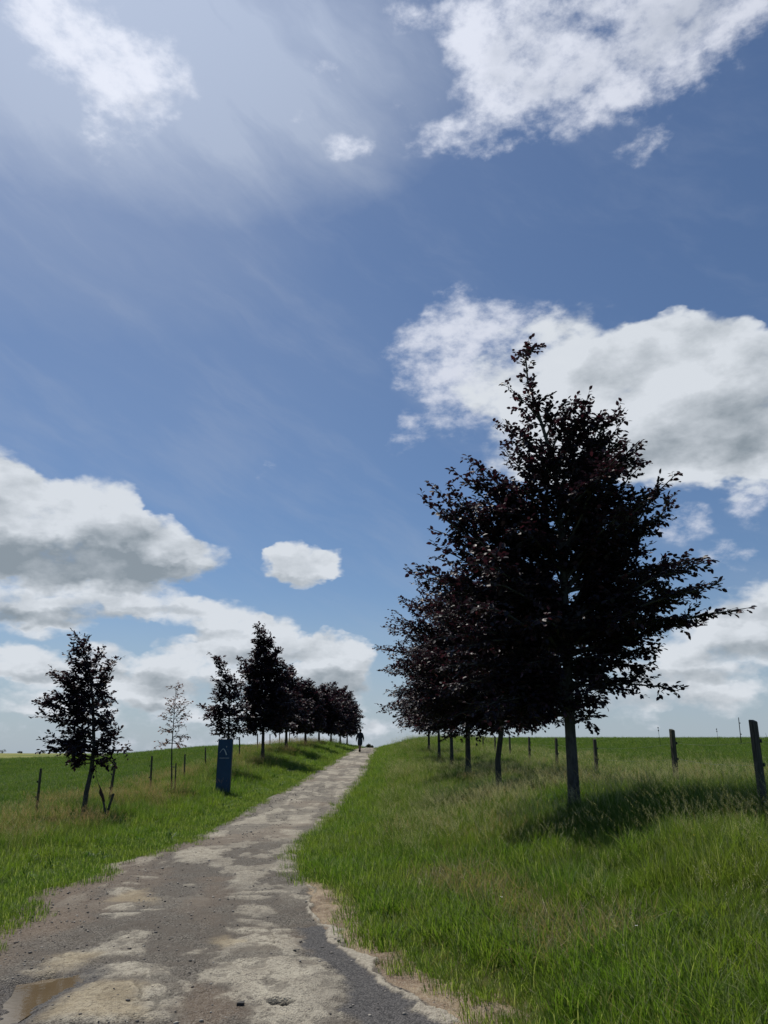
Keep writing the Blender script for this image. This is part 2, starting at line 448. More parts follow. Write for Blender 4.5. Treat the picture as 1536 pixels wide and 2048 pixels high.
# ground sheet ---------------------------------------------------------
gm, n, out = new_mat('meadow_ground')
p = pos(n)
n1 = n.noise(p, .35, 4, .6); n2 = n.noise(p, 6.0, 5, .65); n3 = n.noise(p, 40.0, 3, .6)
mow = n.attr('mown'); far = n.attr('far')
c = n.mix(n.ss(n1, .35, .65), (.050, .085, .016), (.070, .100, .020))
c = n.mix(n.m('MULTIPLY', n.ss(n2, .5, .8), .6), c, (.08, .075, .03))
c = n.mix(mow, c, n.mix(n.ss(n1, .3, .7), (.062, .108, .020), (.088, .130, .026)))
c = n.mix(n.attr('field'), c, n.mix(n.ss(n.noise(p, .12, 4, .6), .35, .65), (.050, .094, .020), (.075, .112, .026)))
c = n.mix(n.m('MULTIPLY', n.ss(n3, .45, .7), .4), c, (.02, .03, .008))
fc = n.mix(n.ss(n.noise(p, .006, 3, .5), .45, .6), (.22, .215, .065), (.10, .145, .035))
fc = n.mix(n.ss(n.noise(p, .03, 4, .6), .5, .7), fc, (.12, .125, .035))
c = n.mix(far, c, fc)
princ(n, out, c, .95, .1, Normal=bump(n, n.m('ADD', n2, n3), .6, .05))

angs = np.r_[np.linspace(-180, -42, 30)[:-1], np.linspace(-42, 42, 421), np.linspace(42, 180, 30)[1:-1]]
rad = np.r_[0.4, np.geomspace(1.2, 130, 380), np.geomspace(134, 6000, 130)]
AA, RR_ = np.meshgrid(np.radians(angs), rad)
gx, gy = np.sin(AA) * RR_, np.cos(AA) * RR_
gz = T(gx, gy)
na, nr = len(angs), len(rad)
xl, xr = XL(gy), XR(gy)
inner = (gx > xl + .12) & (gx < xr - .12) & (gy > 2) & (gy < 96)
gz = gz - np.where(inner, .10, 0)
def mown_of(x, y, both=False):
    """1 = short grass (verges by the road, grazed fields), 0 = tall meadow"""
    dl = XL(y) - x; dr = x - XR(y)
    nz = (fbm(x / 1.3, y / 1.3, 3) - .5) * 1.2
    wl = np.interp(y, [0, 8, 20, 30, 45, 60, 90], [2.0, 1.9, 1.4, 1.0, .8, .7, .6])
    wr = np.interp(y, [0, 4, 9, 20, 40, 60, 90], [.25, .3, .5, .45, .6, .7, .5])
    m = np.maximum(sst(dl - wl + nz * .5, .35, -.25) * (dl > -1), sst(dr - wr + nz * .4, .25, -.2) * (dr > -1))
    fr = sst(x - np.interp(y, [0, 11, 16, 24, 31, 46, 60, 90], [5.8, 6.6, 8.2, 9.0, 9.2, 9.2, 8.8, 8.8]) + nz * 1.6, 0, 1.6)
    fl = sst(np.interp(y, [0, 20, 29, 42, 48, 70, 90], [-10.5, -10.2, -9.4, -10, -9.6, -9.4, -8]) - x + nz * .6, 0, .9)
    return (np.maximum(m, np.maximum(fr, fl)), np.maximum(fr, fl)) if both else np.maximum(m, np.maximum(fr, fl))
gat = {'mown': mown_of(gx, gy).ravel(), 'field': mown_of(gx, gy, True)[1].ravel(), 'far': sst(np.hypot(gx, gy), 105, 170).ravel()}
idx = np.arange(nr * na).reshape(nr, na)
a = idx[:-1, :]; b = np.roll(a, -1, axis=1); d = idx[1:, :]; e = np.roll(d, -1, axis=1)
F = np.stack([a.ravel(), b.ravel(), e.ravel(), d.ravel()], 1)
tri = np.stack([idx[0], np.roll(idx[0], -1), np.full(na, nr * na)], 1)
gv = np.c_[gx.ravel(), gy.ravel(), gz.ravel()]
gv = np.vstack([gv, [0, 0, T(0., 0.)]])
for k_ in gat: gat[k_] = np.r_[gat[k_], 0]
ground = mesh_np('ground', gv, [F, tri], gm, True, attrs=gat)
tag(ground, kind='structure')
# ------------------------------------------------------------------ road
def inpoly(x, y, poly):
    px = [q[0] for q in poly]; py = [q[1] for q in poly]
    r = np.zeros(x.shape, bool); j = len(px) - 1
    for i in range(len(px)):
        c = ((py[i] > y) != (py[j] > y)) & (x < (px[j] - px[i]) * (y - py[i]) / (py[j] - py[i] + 1e-12) + px[i])
        r ^= c; j = i
    return r
def segdist(x, y, poly):
    d = np.full(x.shape, 1e9); m = len(poly)
    for i in range(m):
        ax, ay = poly[i]; bx, by = poly[(i + 1) % m]
        ex, ey = bx - ax, by - ay; L = ex * ex + ey * ey + 1e-9
        t = np.clip(((x - ax) * ex + (y - ay) * ey) / L, 0, 1)
        d = np.minimum(d, np.hypot(x - ax - t * ex, y - ay - t * ey))
    return d
def sdf(x, y, poly):
    d = segdist(x, y, poly); return np.where(inpoly(x, y, poly), d, -d)
def W2(pxs): return [on_road(u, v) for u, v in pxs]
def EL(cx, cy, rx, ry): return W2([(cx + rx * cos(t), cy + ry * sin(t)) for t in np.linspace(0, 2 * pi, 9)[:-1]])

ys = [2.6]
while ys[-1] < 98: ys.append(ys[-1] + max(.014, .0034 * ys[-1]))
ys = np.array(ys); NXC = 340
tt = np.linspace(0, 1, NXC)
ry = np.repeat(ys[:, None], NXC, 1)
jl = (fbm(ys * 2.1, ys * 0 + 3, 4) - .5) * .5; jr = (fbm(ys * 2.3, ys * 0 + 8, 4) - .5) * .3
rx = (XL(ys) - .22 + jl * .3)[:, None] * (1 - tt) + (XR(ys) + .16 + jr * .3)[:, None] * tt
wx = rx + (fbm(rx * 2.2, ry * 2.2, 4) - .5) * .28 + (fbm(rx * 13, ry * 13, 3) - .5) * .06
wy = ry + (fbm(rx * 2.2 + 40, ry * 2.2, 4) - .5) * .45 + (fbm(rx * 13 + 9, ry * 13, 3) - .5) * .08

rag = (fbm(rx * 5 + 3, ry * 5, 4) - .5) * .30 + (fbm(rx * 24, ry * 24, 3) - .5) * .10
pale = np.zeros_like(rx)
def addslab(m, poly):
    d = sdf(wx, wy, poly) + rag * sst(ry, 30, 8)
    return np.maximum(m, sst(d, -.05, .05) * (.70 + .30 * sst(d, .0, .25)))
def addmask(m, poly, soft=.03, amt=1.0):
    return np.maximum(m, amt * sst(sdf(wx, wy, poly) + rag * .4, -soft, soft))
big = W2([(448, 1895), (492, 1876), (549, 1870), (597, 1885), (597, 1906), (630, 1934), (671, 1950), (710, 1988), (690, 2012), (740, 2060), (520, 2075), (482, 2050), (470, 2003), (427, 1981), (394, 1961), (441, 1937), (441, 1910)])
slabs = [big, W2([(80, 2065), (117, 2026), (176, 1982), (202, 1964), (187, 1946), (252, 1935), (337, 1938), (352, 1976), (366, 2005), (330, 2065)]),
         W2([(195, 1908), (240, 1868), (290, 1866), (282, 1895), (285, 1918), (205, 1918)]),
         W2([(55, 1950), (110, 1935), (118, 1912), (190, 1908), (185, 1930), (125, 1948)]),
         W2([(345, 1712), (385, 1696), (450, 1693), (462, 1706), (440, 1720), (395, 1730), (350, 1728)])]
for q in [(497, 1749, 42, 5), (471, 1770, 20, 4), (505, 1764, 34, 3), (497, 1803, 40, 6), (520, 1793, 56, 4), (512, 1822, 44, 5), (495, 1831, 20, 3),
          (509, 1852, 52, 8), (492, 1867, 38, 7), (566, 1868, 26, 7), (568, 1742, 34, 6), (585, 1800, 26, 4), (555, 1780, 40, 4),
          (432, 1671, 26, 7), (300, 1755, 26, 4), (255, 1791, 40, 10), (262, 1772, 22, 3), (245, 1820, 38, 6), (312, 1825, 28, 5), (235, 1838, 40, 5),
          (150, 1955, 40, 5), (400, 1905, 14, 4)]:
    slabs.append(EL(*q))
for s_ in slabs: pale = addslab(pale, s_)
pale *= 1 - .75 * sst(fbm(rx * 3.1 + 21, ry * 2.3, 4), .60, .68)
pits = sst(fbm(rx * 9 + 31, ry * 9 + 7, 4), .585, .63) * sst(ry, 22, 9)
pits2 = sst(fbm(rx * 20 + 3, ry * 20 + 71, 3), .62, .67) * sst(ry, 12, 5)
pale *= 1 - .5 * pits
crack = np.abs(fbm(rx * 1.3 + 77, ry * .9, 4) - .5); crack = sst(crack, .010, .002)
crack2 = sst(np.abs(fbm(rx * 2.9 + 17, ry * 2.9 + 5, 3) - .5), .010, .003)
# farther up the hill: broken slabs, row after row, in both wheel tracks
up = sst(ry, 15, 20)
g1 = fbm(rx * .9 + 5, ry * .75 + 2, 3); g2 = fbm(rx * 2.6, ry * 1.1 + 30, 4)
track = np.exp(-((rx - (XL(ry) * .68 + XPR(ry) * .32)) / .55) ** 2) + np.exp(-((rx - (XL(ry) * .22 + XPR(ry) * .78)) / .55) ** 2)
pale = np.maximum(pale, up * sst(.4 * g1 + .45 * g2 + .15 * track + .25 * (fbm(rx * 5, ry * 4, 3) - .5), .47, .62) * .9)
seam = sst(np.abs(((ry + .25 * fbm(rx * 1.5, ry * .5, 2)) % 3.1) - 1.5 + .5 * (fbm(rx * 2, ry * 2, 3) - .5)), .10, .02) * up
rut = sst(fbm(rx * 3.2 + 11, ry * .35, 4), .54, .62) * up
pale = np.maximum(pale, up * .34) * (1 - .6 * seam) * (1 - .5 * rut)
mid = sst(ry, 9, 12) * sst(ry, 22, 17)
pale = np.maximum(pale, mid * sst(g2 + .08 * track + rag * .3, .60, .70) * .6)
# strip of broken concrete at the right edge
chip = np.zeros_like(rx)
for q in ([(613, 1777), (619, 1778), (625, 1808), (640, 1826), (639, 1847), (626, 1836), (619, 1809)],
          [(637, 1848), (680, 1856), (692, 1889), (708, 1903), (757, 1920), (750, 1938), (790, 1972), (836, 2006), (888, 2036), (920, 2060), (885, 2060), (825, 2011), (778, 1977), (745, 1950), (711, 1923), (685, 1896), (660, 1879)]):
    chip = np.maximum(chip, sst(sdf(wx, wy, W2(q)) + rag * .22 - .012, -.012, .012))
# straw covered dirt right of the pavement
straw = sst(rx - XPR(ry) + (fbm(rx * 5, ry * 5, 3) - .5) * .12, -.02, .03) * sst(ry, 15, 13)
straw = np.where(chip > .5, 0, straw)
# brown mud: left edge, and the patch between the slabs
mud = sst(XL(ry) + .75 - rx + (fbm(rx * 1.5, ry * 1.5, 4) - .5) * 1.0, -.25, .35) * sst(ry, 20, 10)
mud = np.maximum(mud, addmask(np.zeros_like(rx), W2([(370, 2060), (385, 1990), (430, 1985), (475, 2000), (482, 2060)]), .10, .8))
mud = np.maximum(mud, addmask(np.zeros_like(rx), W2([(200, 1745), (340, 1738), (330, 1775), (180, 1790)]), .15, .6))
mud = np.maximum(mud, .75 * sst(fbm(rx * .8 + 70, ry * .5, 4), .55, .72) * sst(ry, 6, 9))
tan = np.zeros_like(rx)
for q in ([(55, 1950), (110, 1935), (118, 1912), (195, 1908), (185, 1930), (125, 1948)], [(97, 2048), (117, 2026), (176, 1982), (260, 1990), (300, 2060)], [(210, 1805), (300, 1780), (300, 1815)]):
    tan = addmask(tan, W2(q), .12)
tan = np.maximum(tan * .75, .7 * addmask(np.zeros_like(rx), W2([(425, 1890), (455, 1880), (470, 1895), (440, 1905)]), .08))
dark = addmask(np.zeros_like(rx), W2([(600, 1860), (650, 1850), (700, 1905), (780, 1970), (860, 2030), (900, 2065), (745, 2065), (700, 2030), (705, 1985), (640, 1935), (605, 1905)]), .05)
dark = np.where((chip > .4) | (pale > .5), 0, dark)
pud_px = [(48, 1970), (88, 1958), (120, 1956), (150, 1954), (148, 1966), (140, 1980), (117, 1993), (82, 2008), (44, 2030), (18, 2036), (22, 2008), (40, 1990)]
pud = sdf(wx, wy, W2(pud_px)) + rag * .5 + .05
hole = sdf(wx, wy, EL(565, 2024, 34, 9))
step = sdf(wx, wy, EL(500, 1866, 46, 3))
# relief
camber = -.03 * ((tt[None] - .5) * 2) ** 2
rz = smz(ry) + .03 + camber
rz += (fbm(rx * 1.1, ry * .8, 3) - .5) * .07 * sst(ry, 60, 30) + (fbm(rx * 6, ry * 6, 3) - .5) * .018
grit = fbm(rx * 34, ry * 34, 3)
rz += (grit - .5) * .016 * (1 - .75 * pale) * (1 - .7 * dark) * sst(ry, 40, 10)
rz += pale * (.014 + .010 * (fbm(rx * 3, ry * 3, 2) - .5)) + chip * .016
rz += straw * ((fbm(rx * 4, ry * 4, 3) - .45) * .08 - .01)
rz -= pits2 * .005 + sst(fbm(rx * 14 + 5, ry * 14, 3), .55, .75) * .006 * pale
rz -= (crack * .012 + crack2 * .006) * (.3 + .7 * pale) * sst(ry, 30, 12)
rz -= sst(pud, -.22, .12) * .055
rz -= sst(hole, -.01, .03) * .06
rz -= np.maximum(0, sst(XL(ry) + .1 - rx, 0, .3)) * .06
rz -= sst(rx, XR(ry) + .02, XR(ry) + .16) * .09
rz -= sst(XL(ry) - .05 - rx, 0, .15) * .06
attrs = dict(pale=pale, tan=tan, straw=straw, mud=mud, chip=chip, dark=dark, wet=sst(pud, -.30, -.02), deep=np.maximum(sst(hole, -.01, .02), .55 * np.maximum(crack, .5 * crack2) * np.clip(pale + chip, 0, 1) * sst(ry, 24, 8)))
attrs = {k_: v_.ravel() for k_, v_ in attrs.items()}

rm, n, out = new_mat('broken_road')
p = pos(n)
f1 = n.noise(p, 3.0, 5, .6); f2 = n.noise(p, 26.0, 4, .7); f3 = n.noise(p, 120.0, 2, .6)
st = n.voro(p, 85.0, 'F1', 'Color'); sd_ = n.voro(p, 85.0, 'F1', 'Distance')
sg = n.m('MULTIPLY', n.sep(st)[0], 1.0)
gcol = n.mix(n.ss(sg, .1, .95), (.056, .049, .040), (.205, .185, .152))
gcol = n.mix(n.ss(f1, .35, .7), gcol, (.115, .098, .078))
mudc = n.mix(n.ss(f2, .3, .7), (.115, .083, .058), (.19, .15, .108))
mudc = n.mix(n.m('MULTIPLY', n.ss(sg, .6, .9), .4), mudc, (.28, .25, .21))
palec = n.mix(n.ss(f1, .3, .75), (.53, .485, .38), (.38, .34, .265))
palec = n.mix(n.m('MULTIPLY', n.ss(f2, .50, .64), .7), palec, (.17, .15, .12))
palec = n.mix(n.m('MULTIPLY', n.ss(n.noise(p, 1.1, 5, .7), .48, .62), .35), palec, (.24, .22, .18))
palec = n.mix(n.m('MULTIPLY', n.ss(n.sep(st)[1], .78, .85), .5), palec, (.14, .125, .105))
tanc = n.mix(n.ss(f2, .35, .7), (.40, .325, .20), (.29, .235, .15))
strawc = n.mix(n.ss(f2, .3, .7), (.25, .185, .12), (.38, .30, .20))
strawc = n.mix(n.ss(f1, .40, .65), strawc, (.19, .135, .09))
strawc = n.mix(n.m('MULTIPLY', n.ss(sg, .7, .8), .5), strawc, (.33, .29, .22))
chipc = n.mix(n.ss(f2, .35, .75), (.42, .38, .30), (.24, .21, .165))
darkc = n.mix(n.ss(sg, .2, .9), (.055, .053, .052), (.125, .118, .112))
c = n.mix(n.m('MULTIPLY', n.attr('mud'), .9), gcol, mudc)
c = n.mix(n.attr('dark'), c, darkc)
c = n.mix(n.m('MULTIPLY', n.attr('pale'), n.ss(n.m('ADD', f2, n.m('MULTIPLY', f3, .5)), .45, .62, 1.0, .82)), c, palec)
c = n.mix(n.m('MULTIPLY', n.attr('tan'), .75), c, tanc)
c = n.mix(n.attr('straw'), c, strawc)
c = n.mix(n.attr('chip'), c, chipc)
c = n.mix(n.attr('deep'), c, (.02, .018, .015))
wet = n.attr('wet')
c = n.mix(n.m('MULTIPLY', wet, .7), c, n.mix(1.0, c, (.45, .42, .38, 1), 'MULTIPLY'))
h = n.m('ADD', n.m('MULTIPLY', f2, 1.0), n.m('MULTIPLY', n.m('SUBTRACT', 1.0, sd_), .8))
princ(n, out, c, n.m('MULTIPLY_ADD', wet, -.5, .9), .25, Normal=bump(n, n.m('ADD', h, n.m('MULTIPLY', f3, .6)), .9, .014))
nr_, nc_ = rx.shape
idx = np.arange(nr_ * nc_).reshape(nr_, nc_)
F = np.stack([idx[:-1, :-1].ravel(), idx[:-1, 1:].ravel(), idx[1:, 1:].ravel(), idx[1:, :-1].ravel()], 1)
road = mesh_np('road', np.c_[rx.ravel(), ry.ravel(), rz.ravel()], F, rm, True, attrs=attrs)
tag(road, kind='structure')

# puddle ----------------------------------------------------------------
wm, n, out = new_mat('muddy_water')
princ(n, out, n.mix(n.noise(pos(n), 3.0, 2, .5), (.105, .075, .042), (.145, .108, .062)), .04, .5, IOR=1.33, Normal=bump(n, n.noise(pos(n), 18.0, 2, .5), .04, .01))
pw = W2(pud_px)
cxp = sum(q[0] for q in pw) / len(pw); cyp = sum(q[1] for q in pw) / len(pw)
pz = float(smz(cyp)) + .03 - .036
ring = [(cxp + (x - cxp) * 1.35, cyp + (y - cyp) * 1.35, pz) for x, y in pw]
puddle = mesh_np('puddle_water', ring + [(cxp, cyp, pz)], np.array([(i, (i + 1) % len(ring), len(ring)) for i in range(len(ring))]), wm)
tag(puddle, kind='structure')

def road_z(x, y):
    j = np.clip(np.searchsorted(ys, y), 1, len(ys) - 1)
    t = (x - rx[j, 0]) / (rx[j, -1] - rx[j, 0]); i = np.clip((t * (NXC - 1)).astype(int), 0, NXC - 1)
    return rz[j, i]

# loose stones ----------------------------------------------------------
sm, n, out = new_mat('loose_stone')
oi = n.attr('tone')
princ(n, out, n.mix(oi, (.10, .09, .08), (.42, .38, .32)), .85, .3)
ico = bmesh.new(); bmesh.ops.create_icosphere(ico, subdivisions=1, radius=1)
iv = np.array([v.co[:] for v in ico.verts]); ifc = np.array([[v.index for v in f.verts] for f in ico.faces]); ico.free()
NS = 9000
sy = 2.6 + (RNG.random(NS) ** 1.7) * 30
sxx = XL(sy) - .15 + RNG.random(NS) * (XPR(sy) - XL(sy) + .25)
tL = (sxx - XL(sy)) / (XPR(sy) - XL(sy))
keep = (RNG.random(NS) < np.where(tL < .3, .9, np.where((tL > .4) & (tL < .62), .55, .18)))
sy, sxx = sy[keep], sxx[keep]
jj = np.clip(np.searchsorted(ys, sy), 1, len(ys) - 1); ii = np.clip(((sxx - rx[jj, 0]) / (rx[jj, -1] - rx[jj, 0]) * (NXC - 1)).astype(int), 0, NXC - 1)
ok = (pale[jj, ii] < .5) | (RNG.random(len(sy)) < .12); ok &= pud[jj, ii] < -.05
sy, sxx = sy[ok], sxx[ok]; ns = len(sy)
rs = .004 + .009 * RNG.random(ns) ** 2 + (RNG.random(ns) < .012) * .018 * RNG.random(ns)
rs *= 1 + sy / 40
sc3 = rs[:, None] * (0.7 + .6 * RNG.random((ns, 3))) * np.array([1, 1, .6])
V = iv[None] * sc3[:, None] * (.8 + .4 * RNG.random((ns, len(iv), 1)))
an = RNG.random(ns) * 6.28; ca, sa = np.cos(an)[:, None], np.sin(an)[:, None]
V = np.stack([V[..., 0] * ca - V[..., 1] * sa, V[..., 0] * sa + V[..., 1] * ca, V[..., 2]], -1)
V += np.c_[sxx, sy, road_z(sxx, sy) + rs * .25][:, None]
tone = np.repeat(RNG.random(ns) ** 1.6, len(iv))
Fs = (ifc[None] + (np.arange(ns) * len(iv))[:, None, None]).reshape(-1, 3)
gravel = mesh_np('gravel', V.reshape(-1, 3), Fs, sm, attrs={'tone': tone})
tag(gravel, 'loose grey and brown stones scattered over the dark broken track', 'gravel', kind='stuff')
# ------------------------------------------------------------------ grass
def grass_mat(name, cols, tip, head, trans=.5):
    m, n, out = new_mat(name)
    p = pos(n)
    oi = n.n.new('ShaderNodeObjectInfo').outputs['Random']
    big_ = n.noise(p, .45, 4, .6); med = n.noise(p, 2.6, 3, .6)
    c = n.mix(n.ss(n.m('ADD', n.m('MULTIPLY', big_, .7), n.m('MULTIPLY', med, .3)), .38, .62), cols[0], cols[1])
    c = n.mix(n.m('MULTIPLY', n.ss(oi, .4, 1.0), .6), c, cols[2])
    c = n.mix(n.m('MULTIPLY', n.ss(n.attr('blade'), .84, .93), .8), c, tip)     # a dry blade here and there, colour paled to imitate light glints
    hd = n.attr('head')
    c = n.mix(hd, c, head)
    d = n.n.new('ShaderNodeBsdfPrincipled'); n.put(d.inputs['Base Color'], c); d.inputs['Roughness'].default_value = .5; d.inputs['Specular IOR Level'].default_value = .28
    t = n.n.new('ShaderNodeBsdfTranslucent'); n.put(t.inputs[0], n.mix(1.0, c, (1.25, 1.35, .7, 1), 'MULTIPLY'))
    mx = n.n.new('ShaderNodeMixShader'); mx.inputs[0].default_value = trans
    n.l.new(d.outputs[0], mx.inputs[1]); n.l.new(t.outputs[0], mx.inputs[2]); n.l.new(mx.outputs[0], out.inputs[0])
    return m
g_tall = grass_mat('meadow_blade', [(.080, .146, .022), (.136, .180, .034), (.054, .108, .021)], (.42, .42, .20), (.34, .31, .19), .55)
g_short = grass_mat('verge_blade', [(.100, .172, .022), (.142, .192, .030), (.075, .138, .022)], (.38, .40, .17), (.3, .25, .15), .55)
g_seed = grass_mat('seed_stem', [(.10, .15, .036), (.14, .165, .046), (.09, .125, .036)], (.34, .29, .17), (.42, .38, .27), .5)
g_dry = grass_mat('dry_blade', [(.32, .25, .13), (.25, .20, .10), (.38, .31, .18)], (.45, .38, .24), (.4, .3, .2), .35)

g_field = grass_mat('field_blade', [(.070, .130, .022), (.108, .155, .030), (.060, .110, .021)], (.30, .32, .14), (.3, .25, .15), .5)
g_rust = grass_mat('rusty_seed_stem', [(.12, .13, .045), (.16, .13, .06), (.11, .11, .045)], (.34, .27, .16), (.36, .235, .155), .5)
def blade_clump(name, n, rad, h0, h1, w, bend, mat, stems=0, seg=4, headlen=.13, spike=26, lean=(-.06, 0), seed=0, spk=(.003, .011)):
    r = np.random.default_rng(seed)
    V = []; Q = []; TR = []; hb = []; hd = []
    def strip(base, az_, h, w_, b, rb, segs):
        i0 = len(V)
        dx_, dy_ = math.cos(az_), math.sin(az_)
        px_, py_ = -dy_, dx_
        for s in range(segs + 1):
            t = s / segs
            out_ = b * h * t ** 2
            z = h * (t - .35 * b * t ** 3)
            cx = base[0] + dx_ * out_ + lean[0] * h * t * 1.5; cy = base[1] + dy_ * out_ + lean[1] * h * t
            ww = w_ * (1 - t ** 2.2) * (.7 + .3 * min(1, t * 4)) / 2
            if s < segs:
                V.append((cx - px_ * ww, cy - py_ * ww, z)); V.append((cx + px_ * ww, cy + py_ * ww, z)); hb.extend([rb, rb]); hd.extend([0, 0])
            else:
                V.append((cx, cy, z)); hb.append(rb); hd.append(0)
        for s in range(segs - 1):
            a_ = i0 + 2 * s; Q.append((a_, a_ + 1, a_ + 3, a_ + 2))
        a_ = i0 + 2 * (segs - 1); TR.append((a_, a_ + 1, a_ + 2))
        return lambda t: (base[0] + dx_ * b * h * t ** 2 + lean[0] * h * t * 1.5, base[1] + dy_ * b * h * t ** 2 + lean[1] * h * t, h * (t - .35 * b * t ** 3))
    for k in range(n):
        a_ = r.random() * 6.283; q = rad * math.sqrt(r.random())
        strip((q * math.cos(a_), q * math.sin(a_)), a_ + r.normal(0, .9), h0 + (h1 - h0) * r.random(), w * (.6 + .7 * r.random()), bend * (.3 + 1.1 * r.random()), r.random(), seg)
    for k in range(stems):
        a_ = r.random() * 6.283; q = rad * math.sqrt(r.random()); h = h1 * (1.15 + .5 * r.random())
        f = strip((q * math.cos(a_), q * math.sin(a_)), a_, h, .0024, .12 + .2 * r.random(), .5, 4)
        for j in range(spike):
            t = 1 - headlen / h * (j + .5 * r.random()) / spike
            c_ = Vector(f(t)); sp = .022 * (1 - abs((1 - t) * h / headlen - .55)) * (.3 + r.random())
            b_ = r.random() * 6.283
            c_ += Vector((math.cos(b_) * sp, math.sin(b_) * sp, -.004 * r.random()))
            dvec = Vector((math.cos(b_) * .5 - .2, math.sin(b_) * .5, .8)).normalized() * spk[1] * (.7 + .7 * r.random())
            sv_ = Vector((-math.sin(b_), math.cos(b_), 0)) * spk[0] * .7
            i0 = len(V)
            for v_ in (c_ - dvec * .5, c_ + sv_, c_ + dvec * .5, c_ - sv_): V.append(tuple(v_)); hb.append(.5); hd.append(1)
            Q.append((i0, i0 + 1, i0 + 2, i0 + 3))
    me = bpy.data.meshes.new(name)
    me.from_pydata(V, [], Q + TR)
    me.attributes.new('blade', 'FLOAT', 'POINT').data.foreach_set('value', hb)
    me.attributes.new('head', 'FLOAT', 'POINT').data.foreach_set('value', [float(q) for q in hd])
    me.materials.append(mat)
    return bpy.data.objects.new(name, me)       # only instanced, never linked on its own

def scatter(name, protos, x, y, z, sc, label, cat='grass', tiltmax=.12):
    c = bpy.data.collections.new(name + '_kinds')
    for q in protos: c.objects.link(q)
    n_ = len(x)
    me = bpy.data.meshes.new(name); me.vertices.add(n_)
    me.vertices.foreach_set('co', np.c_[x, y, z].astype(np.float32).ravel())
    rot = np.c_[RNG.normal(0, tiltmax, n_), RNG.normal(0, tiltmax, n_), RNG.random(n_) * 1.6 - .8].astype(np.float32)
    me.attributes.new('rot', 'FLOAT_VECTOR', 'POINT').data.foreach_set('vector', rot.ravel())
    me.attributes.new('size', 'FLOAT', 'POINT').data.foreach_set('value', sc.astype(np.float32))
    me.attributes.new('pick', 'INT', 'POINT').data.foreach_set('value', RNG.integers(0, len(protos), n_).astype(np.int32))
    o = bpy.data.objects.new(name, me); COL.objects.link(o)
    ng = bpy.data.node_groups.new(name, 'GeometryNodeTree')
    ng.interface.new_socket('Geometry', in_out='INPUT', socket_type='NodeSocketGeometry')
    ng.interface.new_socket('Geometry', in_out='OUTPUT', socket_type='NodeSocketGeometry')
    N = ng.nodes; L = ng.links
    gi = N.new('NodeGroupInput'); go = N.new('NodeGroupOutput')
    ci = N.new('GeometryNodeCollectionInfo'); ci.inputs['Collection'].default_value = c
    ci.inputs['Separate Children'].default_value = True; ci.inputs['Reset Children'].default_value = True
    iop = N.new('GeometryNodeInstanceOnPoints'); iop.inputs['Pick Instance'].default_value = True
    def at(nm, ty):
        a_ = N.new('GeometryNodeInputNamedAttribute'); a_.data_type = ty; a_.inputs['Name'].default_value = nm; return a_.outputs['Attribute']
    L.new(gi.outputs[0], iop.inputs['Points']); L.new(ci.outputs[0], iop.inputs['Instance'])
    L.new(at('pick', 'INT'), iop.inputs['Instance Index'])
    e2r = N.new('FunctionNodeEulerToRotation'); L.new(at('rot', 'FLOAT_VECTOR'), e2r.inputs[0]); L.new(e2r.outputs[0], iop.inputs['Rotation'])
    L.new(at('size', 'FLOAT'), iop.inputs['Scale'])
    L.new(iop.outputs[0], go.inputs[0])
    md = o.modifiers.new('scatter', 'NODES'); md.node_group = ng
    tag(o, label, cat, kind='stuff')
    return o

def cand(n_, r0, r1, p_, a0=-37, a1=37):
    u_ = RNG.random(n_); q = 2 - p_
    r = (r0 ** q + u_ * (r1 ** q - r0 ** q)) ** (1 / q)
    a_ = np.radians(a0 + (a1 - a0) * RNG.random(n_))
    return np.sin(a_) * r, np.cos(a_) * r
def off_road(x, y): return np.maximum(XL(y) - x, x - XR(y))
def edge_jit(x, y): return (fbm(x * 1.6 + 9, y * 1.6, 3) - .5) * .5

tall = [blade_clump('tall_clump', 30, .13, .22, .46, .0062, .38, g_tall, seed=s) for s in range(5)]
tall += [blade_clump('tall_clump', 20, .12, .26, .52, .0075, .55, g_tall, stems=1, seed=s + 9) for s in range(2)]
short = [blade_clump('short_clump', 42, .12, .04, .12, .0052, .5, g_short, seg=3, seed=s + 20) for s in range(4)]
mids = [blade_clump('verge_clump', 38, .13, .10, .24, .0060, .5, g_short, seg=4, seed=s + 30) for s in range(4)]
seedc = [blade_clump('seed_clump', 8, .16, .25, .46, .0045, .4, g_seed, stems=11, seed=s + 40) for s in range(5)]
dryc = [blade_clump('dry_clump', 16, .13, .06, .22, .0038, .8, g_dry, seed=s + 50) for s in range(4)]

qx = [on_ground(u, v) for u, v in ((880, 1765), (960, 1790), (1040, 1830), (1120, 1870), (1190, 1905))]
def strip_d(x, y): return segdist(x, y, [(a_[0], a_[1]) for a_ in qx] + [(a_[0], a_[1]) for a_ in qx[::-1]]) + (fbm(x * 3, y * 3, 2) - .5) * .4
fieldc = [blade_clump('field_clump', 42, .12, .04, .13, .0052, .5, g_field, seg=3, seed=s + 90) for s in range(4)]
rustc = [blade_clump('rusty_seed_clump', 8, .16, .25, .46, .0045, .4, g_rust, stems=12, seed=s + 95) for s in range(4)]
